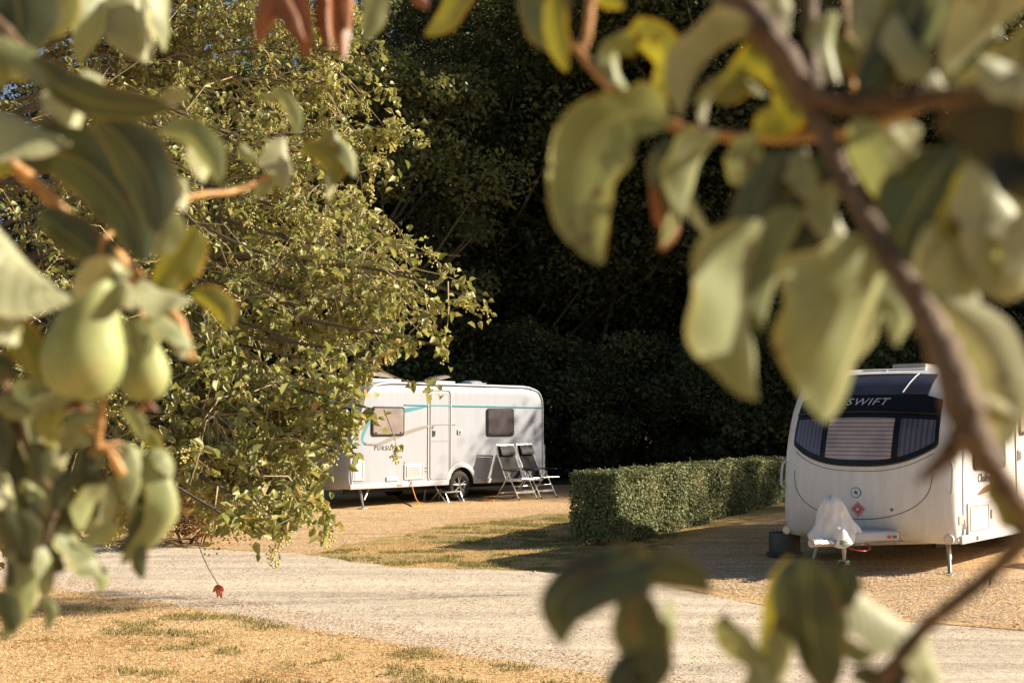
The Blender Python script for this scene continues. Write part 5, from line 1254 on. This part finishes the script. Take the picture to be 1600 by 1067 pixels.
LL = [
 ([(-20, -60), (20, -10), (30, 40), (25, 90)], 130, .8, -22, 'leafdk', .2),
 ([(60, -60), (90, -20), (95, 20), (85, 60)], 60, .82, -15, 'leafyel', .2),
 ([(150, -50), (165, -5), (160, 50), (125, 102)], 60, .95, 40, 'leaf', .3),
 ([(118, -40), (112, 0), (100, 30)], 44, .95, 30, 'leaf', .2),
 ([(225, -50), (215, 0), (222, 50), (228, 98)], 98, .97, 20, 'leafgy', .3),
 ([(262, -40), (262, 10), (262, 50), (258, 82)], 40, .96, 48, 'leaf', .2),
 ([(-30, 60), (20, 90), (60, 110), (75, 135)], 60, .78, 10, 'leaf', .2),
 ([(-50, 90), (-10, 110), (10, 135)], 46, .78, -20, 'leafyel', .2),
 ([(50, 90), (100, 140), (170, 165), (270, 170)], 62, .78, -28, 'leafdk', .15),
 ([(130, 110), (150, 140), (150, 175)], 60, .79, 22, 'leafgy', .2),
 ([(-50, 165), (0, 175), (60, 200), (110, 222)], 82, .8, 46, 'leafgy', .3),
 ([(90, 130), (110, 165), (120, 200)], 60, .8, 30, 'leafgy', .2),
 ([(300, 152), (275, 162), (245, 178)], 34, .85, 46, 'leafgy', .2),
 ([(20, 240), (80, 235), (150, 270), (205, 340), (225, 410)], 120, .82, -14, 'leafdk', .2),
 ([(150, 180), (200, 230), (235, 290), (245, 365)], 96, .80, -18, 'leafdk', .2),
 ([(250, 205), (300, 215), (330, 250), (342, 285)], 50, .88, -26, 'leaf', .3),
 ([(310, 205), (320, 240), (318, 285)], 42, .9, 30, 'leafgy', .2),
 ([(260, 270), (285, 290), (290, 330)], 40, .88, 40, 'leafgy', .2),
 ([(170, 300), (190, 320), (205, 360)], 40, .84, 42, 'leafgy', .2),
 ([(230, 330), (250, 360), (240, 400)], 70, .84, -20, 'leaf', .2),
 ([(-60, 300), (-10, 350), (40, 410), (112, 470)], 130, .78, 42, 'leafgy', .3),
 ([(-50, 420), (-20, 450), (10, 490), (25, 540)], 90, .78, 30, 'leafgy', .2),
 ([(60, 330), (110, 370), (150, 400), (180, 440)], 70, .84, -20, 'leafdk', .2),
 ([(-60, 250), (-20, 270), (20, 262)], 40, .84, 20, 'leafyel', .2),
 ([(305, 355), (290, 385), (265, 420), (245, 462)], 70, .87, -24, 'leafyel', .3),
 ([(225, 430), (250, 450), (280, 460), (300, 470)], 48, .87, 46, 'leafgy', .3),
 ([(300, 460), (330, 470), (350, 490), (358, 515)], 42, .9, -24, 'leafyel', .3),
 ([(150, 418), (180, 430), (210, 450), (240, 490)], 40, .90, 44, 'leafgy', .3),
 ([(195, 500), (212, 520), (220, 545), (222, 565)], 56, .9, -14, 'leaf', .2),
 ([(235, 480), (262, 500), (285, 520), (300, 545)], 40, .87, 34, 'leaf', .2),
 ([(262, 520), (285, 530), (290, 560)], 30, .87, 30, 'leafgy', .2),
 ([(-30, 500), (20, 520), (45, 560), (60, 590)], 60, .84, -20, 'leafyel', .2),
 ([(-50, 560), (-10, 570), (25, 590)], 50, .84, -14, 'leafdk', .2),
 ([(408, 152), (440, 155), (458, 180), (465, 212)], 28, 1.12, -20, 'leaf', .3),
 ([(445, 215), (448, 245), (452, 275), (444, 300)], 48, 1.1, 34, 'leafgy', .3),
 ([(470, 235), (500, 240), (520, 262), (516, 292)], 40, 1.1, -22, 'leafyel', .3),
 ([(500, 228), (530, 222), (550, 240), (556, 278)], 30, 1.1, 30, 'leaf', .3),
 ([(512, 270), (518, 290), (512, 310)], 16, 1.1, 30, 'leafgy', .1),
 ([(430, 270), (410, 290), (400, 310)], 30, 1.12, -20, 'leaf', .2),
 ([(375, 225), (385, 240), (400, 250)], 22, 1.12, 10, 'leaf', .2),
 ([(470, -60), (448, -20), (425, 25), (402, 66)], 44, 1.0, 20, 'leafbr', .5),
 ([(480, -50), (482, 0), (488, 50), (484, 92)], 40, 1.0, 38, 'leafbr', .6),
 ([(515, -50), (528, 0), (530, 50), (536, 94)], 34, 1.0, -12, 'leafbr', .6),
 ([(440, -20), (465, 25), (470, 45), (478, 66)], 34, .99, 44, 'leafbr', .4),
 ([(500, -60), (510, -10), (512, 40), (518, 80)], 30, 1.01, 20, 'leafbr', .6),
 ([(545, -40), (548, 0), (545, 50)], 22, 1.0, 40, 'leafbr', .3),
 # lower cluster
 ([(205, 428), (175, 425), (148, 440), (118, 470)], 40, .79, 36, 'leafgy', .2),
 ([(190, 440), (180, 460), (165, 480), (140, 500)], 36, .80, -20, 'leaf', .2),
 ([(100, 640), (85, 665), (88, 700)], 34, .9, 20, 'leafyel', .2),
 ([(50, 690), (62, 720), (60, 755)], 38, .9, -20, 'leafdk', .2),
 ([(120, 740), (95, 760), (85, 800)], 34, .9, -20, 'leafdk', .2),
 ([(165, 760), (140, 790), (128, 830)], 34, .9, 34, 'leaf', .2),
 ([(185, 820), (160, 835), (130, 850)], 34, .9, 14, 'leaf', .2),
 ([(225, 850), (215, 875), (222, 905)], 26, .9, -20, 'leafdk', .2),
 ([(100, 820), (120, 850), (150, 868)], 36, .9, 38, 'leaf', .2),
 ([(30, 800), (45, 830), (40, 870)], 38, .88, -20, 'leafdk', .2),
 ([(0, 620), (20, 640), (50, 645)], 34, .88, -14, 'leaf', .2),
 ([(60, 940), (80, 950), (72, 985)], 20, .9, -14, 'leaf', .2),
 ([(240, 700), (262, 715), (270, 745)], 30, .95, 34, 'leaf', .2),
 ([(150, 880), (165, 900), (160, 925)], 26, .95, 30, 'leaf', .2),
 ([(-20, 930), (10, 950), (20, 990)], 40, .88, -24, 'leafdk', .2),
 ([(85, 605), (60, 620), (38, 650), (18, 692)], 46, .95, 34, 'leaf', .3),
 ([(150, 640), (110, 645), (75, 680), (55, 730)], 52, .96, 38, 'leafgy', .3),
 ([(160, 650), (125, 665), (95, 700), (70, 735)], 34, .94, 10, 'leaf', .3),
 ([(145, 690), (110, 705), (100, 760), (130, 820)], 44, .94, 40, 'leafgy', .4),
 ([(130, 700), (125, 740), (132, 780), (150, 812)], 46, .93, -40, 'leafdk', .3),
 ([(165, 700), (150, 740), (152, 780), (160, 820)], 24, .94, 36, 'leaf', .2),
 ([(175, 690), (210, 700), (220, 745), (205, 795)], 44, .94, 30, 'leaf', .35),
 ([(215, 700), (262, 745), (272, 800), (240, 850), (190, 882)], 52, .95, 26, 'leaf', .35),
 ([(180, 745), (185, 780), (168, 820), (150, 850)], 50, .94, 34, 'leafgy', .3),
 ([(225, 760), (240, 790), (228, 820), (205, 835)], 50, .96, 42, 'leafgy', .3),
 ([(195, 770), (210, 800), (205, 840), (180, 860)], 40, .95, -28, 'leafdk', .3),
 ([(140, 845), (150, 870), (160, 900)], 44, .94, 40, 'leaf', .3),
 ([(120, 790), (110, 830), (105, 865)], 40, .95, 10, 'leaf', .3),
 ([(120, 850), (125, 875), (145, 890)], 34, .94, -20, 'leafdk', .2),
 ([(20, 690), (10, 720), (15, 760), (40, 800)], 56, .92, -38, 'leafdk', .2),
 ([(-30, 720), (-5, 740), (10, 770), (20, 800)], 50, .9, 30, 'leafgy', .2),
 ([(85, 740), (70, 770), (60, 800), (55, 835)], 56, .94, -34, 'leafdk', .3),
 ([(30, 770), (50, 765), (70, 780)], 24, .9, 30, 'leaf', .2),
 ([(-20, 790), (10, 820), (25, 860), (15, 915)], 56, .9, -22, 'leafdk', .3),
 ([(85, 770), (90, 820), (75, 860), (70, 920)], 44, .93, -28, 'leafdk', .2),
 ([(70, 840), (80, 870), (85, 905), (75, 935)], 46, .93, 42, 'leaf', .3),
 ([(40, 850), (48, 885), (60, 920), (55, 950)], 44, .92, 44, 'leafgy', .3),
 ([(20, 860), (28, 910), (18, 960), (5, 1000)], 50, .9, -20, 'leaf', .3),
 ([(-20, 680), (10, 665), (30, 690)], 40, .92, -30, 'leafdk', .2),
 ([(100, 790), (90, 800), (88, 830)], 34, .94, 30, 'leaf', .2),
 ([(190, 640), (210, 655), (225, 690)], 28, .95, -24, 'leaf', .2),
 ([(225, 670), (240, 690), (250, 720)], 24, .96, -14, 'leafyel', .2),
 ([(-40, 640), (-10, 690), (0, 720)], 60, .9, -30, 'leafdk', .2),
 ([(100, 890), (80, 880), (65, 860)], 30, .94, -30, 'leafdk', .2),
]
for (p_, w_, d_, ro, ma, cu_) in LL: leaf('L', p_, w_, ro, ma, cu_, dz=d_)
for a, b in (((155, 700, .93), (140, 712, .93)), ((156, 700, .93), (180, 735, .94)), ((156, 698, .93), (205, 725, .94)), ((155, 690, .93), (120, 668, .94)), ((155, 695, .93), (215, 705, .95))): petiole('L', a, b, px(7, .93))
mb = MB(); mb.tube([P(168, 700, .92), P(180, 725, .92), P(192, 742, .92)], [px(8, .92), px(22, .92), px(14, .92)], 8); fin(mb.build('bud', M['peartwig'], PT['L']), 'L')
# pears
def pear_mat():
    m, t, b, ns, L = nodes('pear_skin')
    co = N(t, 'ShaderNodeTexCoord').outputs['Generated']; n = noise(t, 3, 4, .6, co); r = ramp(t, [(.3, (.24, .29, .11)), (.55, (.34, .37, .15)), (.8, (.42, .36, .14))]); L.new(n.outputs[0], r.inputs[0])
    n2 = noise(t, 34, 3, .6, co); mr = N(t, 'ShaderNodeMapRange', i_1=.56, i_2=.68, i_3=0., i_4=.6); L.new(n2.outputs[0], mr.inputs[0])
    mx = N(t, 'ShaderNodeMix', data_type='RGBA'); L.new(mr.outputs[0], mx.inputs[0]); L.new(r.outputs[0], mx.inputs[6]); mx.inputs[7].default_value = (.20, .15, .05, 1)
    L.new(mx.outputs[2], b.inputs['Base Color']); b.inputs['Roughness'].default_value = .55; b.inputs['Specular IOR Level'].default_value = .3; b.inputs['Subsurface Weight'].default_value = .05; b.inputs['Subsurface Scale'].default_value = .01
    return m
M['pear'] = pear_mat()
def pear(side, base, top, wpx, neck, d, label):
    """base/top px of the fruit's bottom and neck"""
    A_, B_ = P(*base, d), P(*top, d); ax = (B_-A_); Lh = ax.length; ax.normalize(); rw = px(wpx, d)
    u = ax.cross(Vector((0, 1, 0))).normalized(); v_ = ax.cross(u)
    prof = [(0, .05), (.008, .22), (.03, .48), (.09, .74), (.2, .94), (.33, 1.0), (.46, .93), (.6, .76), (.72, neck+.14), (.85, neck), (.94, neck*.82), (.985, neck*.5), (1.0, .04)]
    V = []; F = []; n = 36
    for (h, r) in prof:
        for k in range(n):
            a = 2*math.pi*k/n; rr = rw*r*(1+.02*math.sin(2*a+1)+.015*math.sin(3*a)); V.append(A_+ax*Lh*h+(u*math.cos(a)+v_*math.sin(a))*rr)
    for j in range(len(prof)-1):
        for k in range(n): F.append((j*n+k, j*n+(k+1) % n, (j+1)*n+(k+1) % n, (j+1)*n+k))
    F.append(tuple(range(n))); F.append(tuple((len(prof)-1)*n+k for k in range(n)))
    mb = MB(); mb.add(V, F, True); o = mb.build('pear', M['pear'], PT[side], angle=180); s = o.modifiers.new('s', 'SUBSURF'); s.levels = s.render_levels = 1
    fin(o, side); o['label'] = label
    mb = MB()
    for k in range(5):
        a = 2*math.pi*k/5; q = A_+ax*Lh*.004; mb.tube([q, q-ax*.004+(u*math.cos(a)+v_*math.sin(a))*.004, q-ax*.007+(u*math.cos(a)+v_*math.sin(a))*.009], [.0025, .002, .0008], 5)
    c = mb.build('calyx', M['leafbr'], o); c.data.transform(Matrix.Translation(-BASE[side]))
    return B_, ax
B_, ax = pear(R_ if False else 'L', (120, 626), (152, 428), 128, .54, .84, 'larger green pear, fat and shaded by a leaf')
mb = MB(); mb.tube([B_-ax*.003, B_+ax*.02+Vector((0, 0, .004)), P(205, 425, .87)], [.0022, .0018, .0024], 8); fin(mb.build('pear_stalk', M['peartwig'], PT['L']), 'L')
B_, ax = pear('L', (228, 628), (222, 500), 78, .40, .92, 'smaller green pear behind the larger one')
mb = MB(); mb.tube([B_-ax*.003, B_+ax*.012, P(245, 470, .89)], [.002, .0018, .0022], 8); fin(mb.build('pear_stalk', M['peartwig'], PT['L']), 'L')
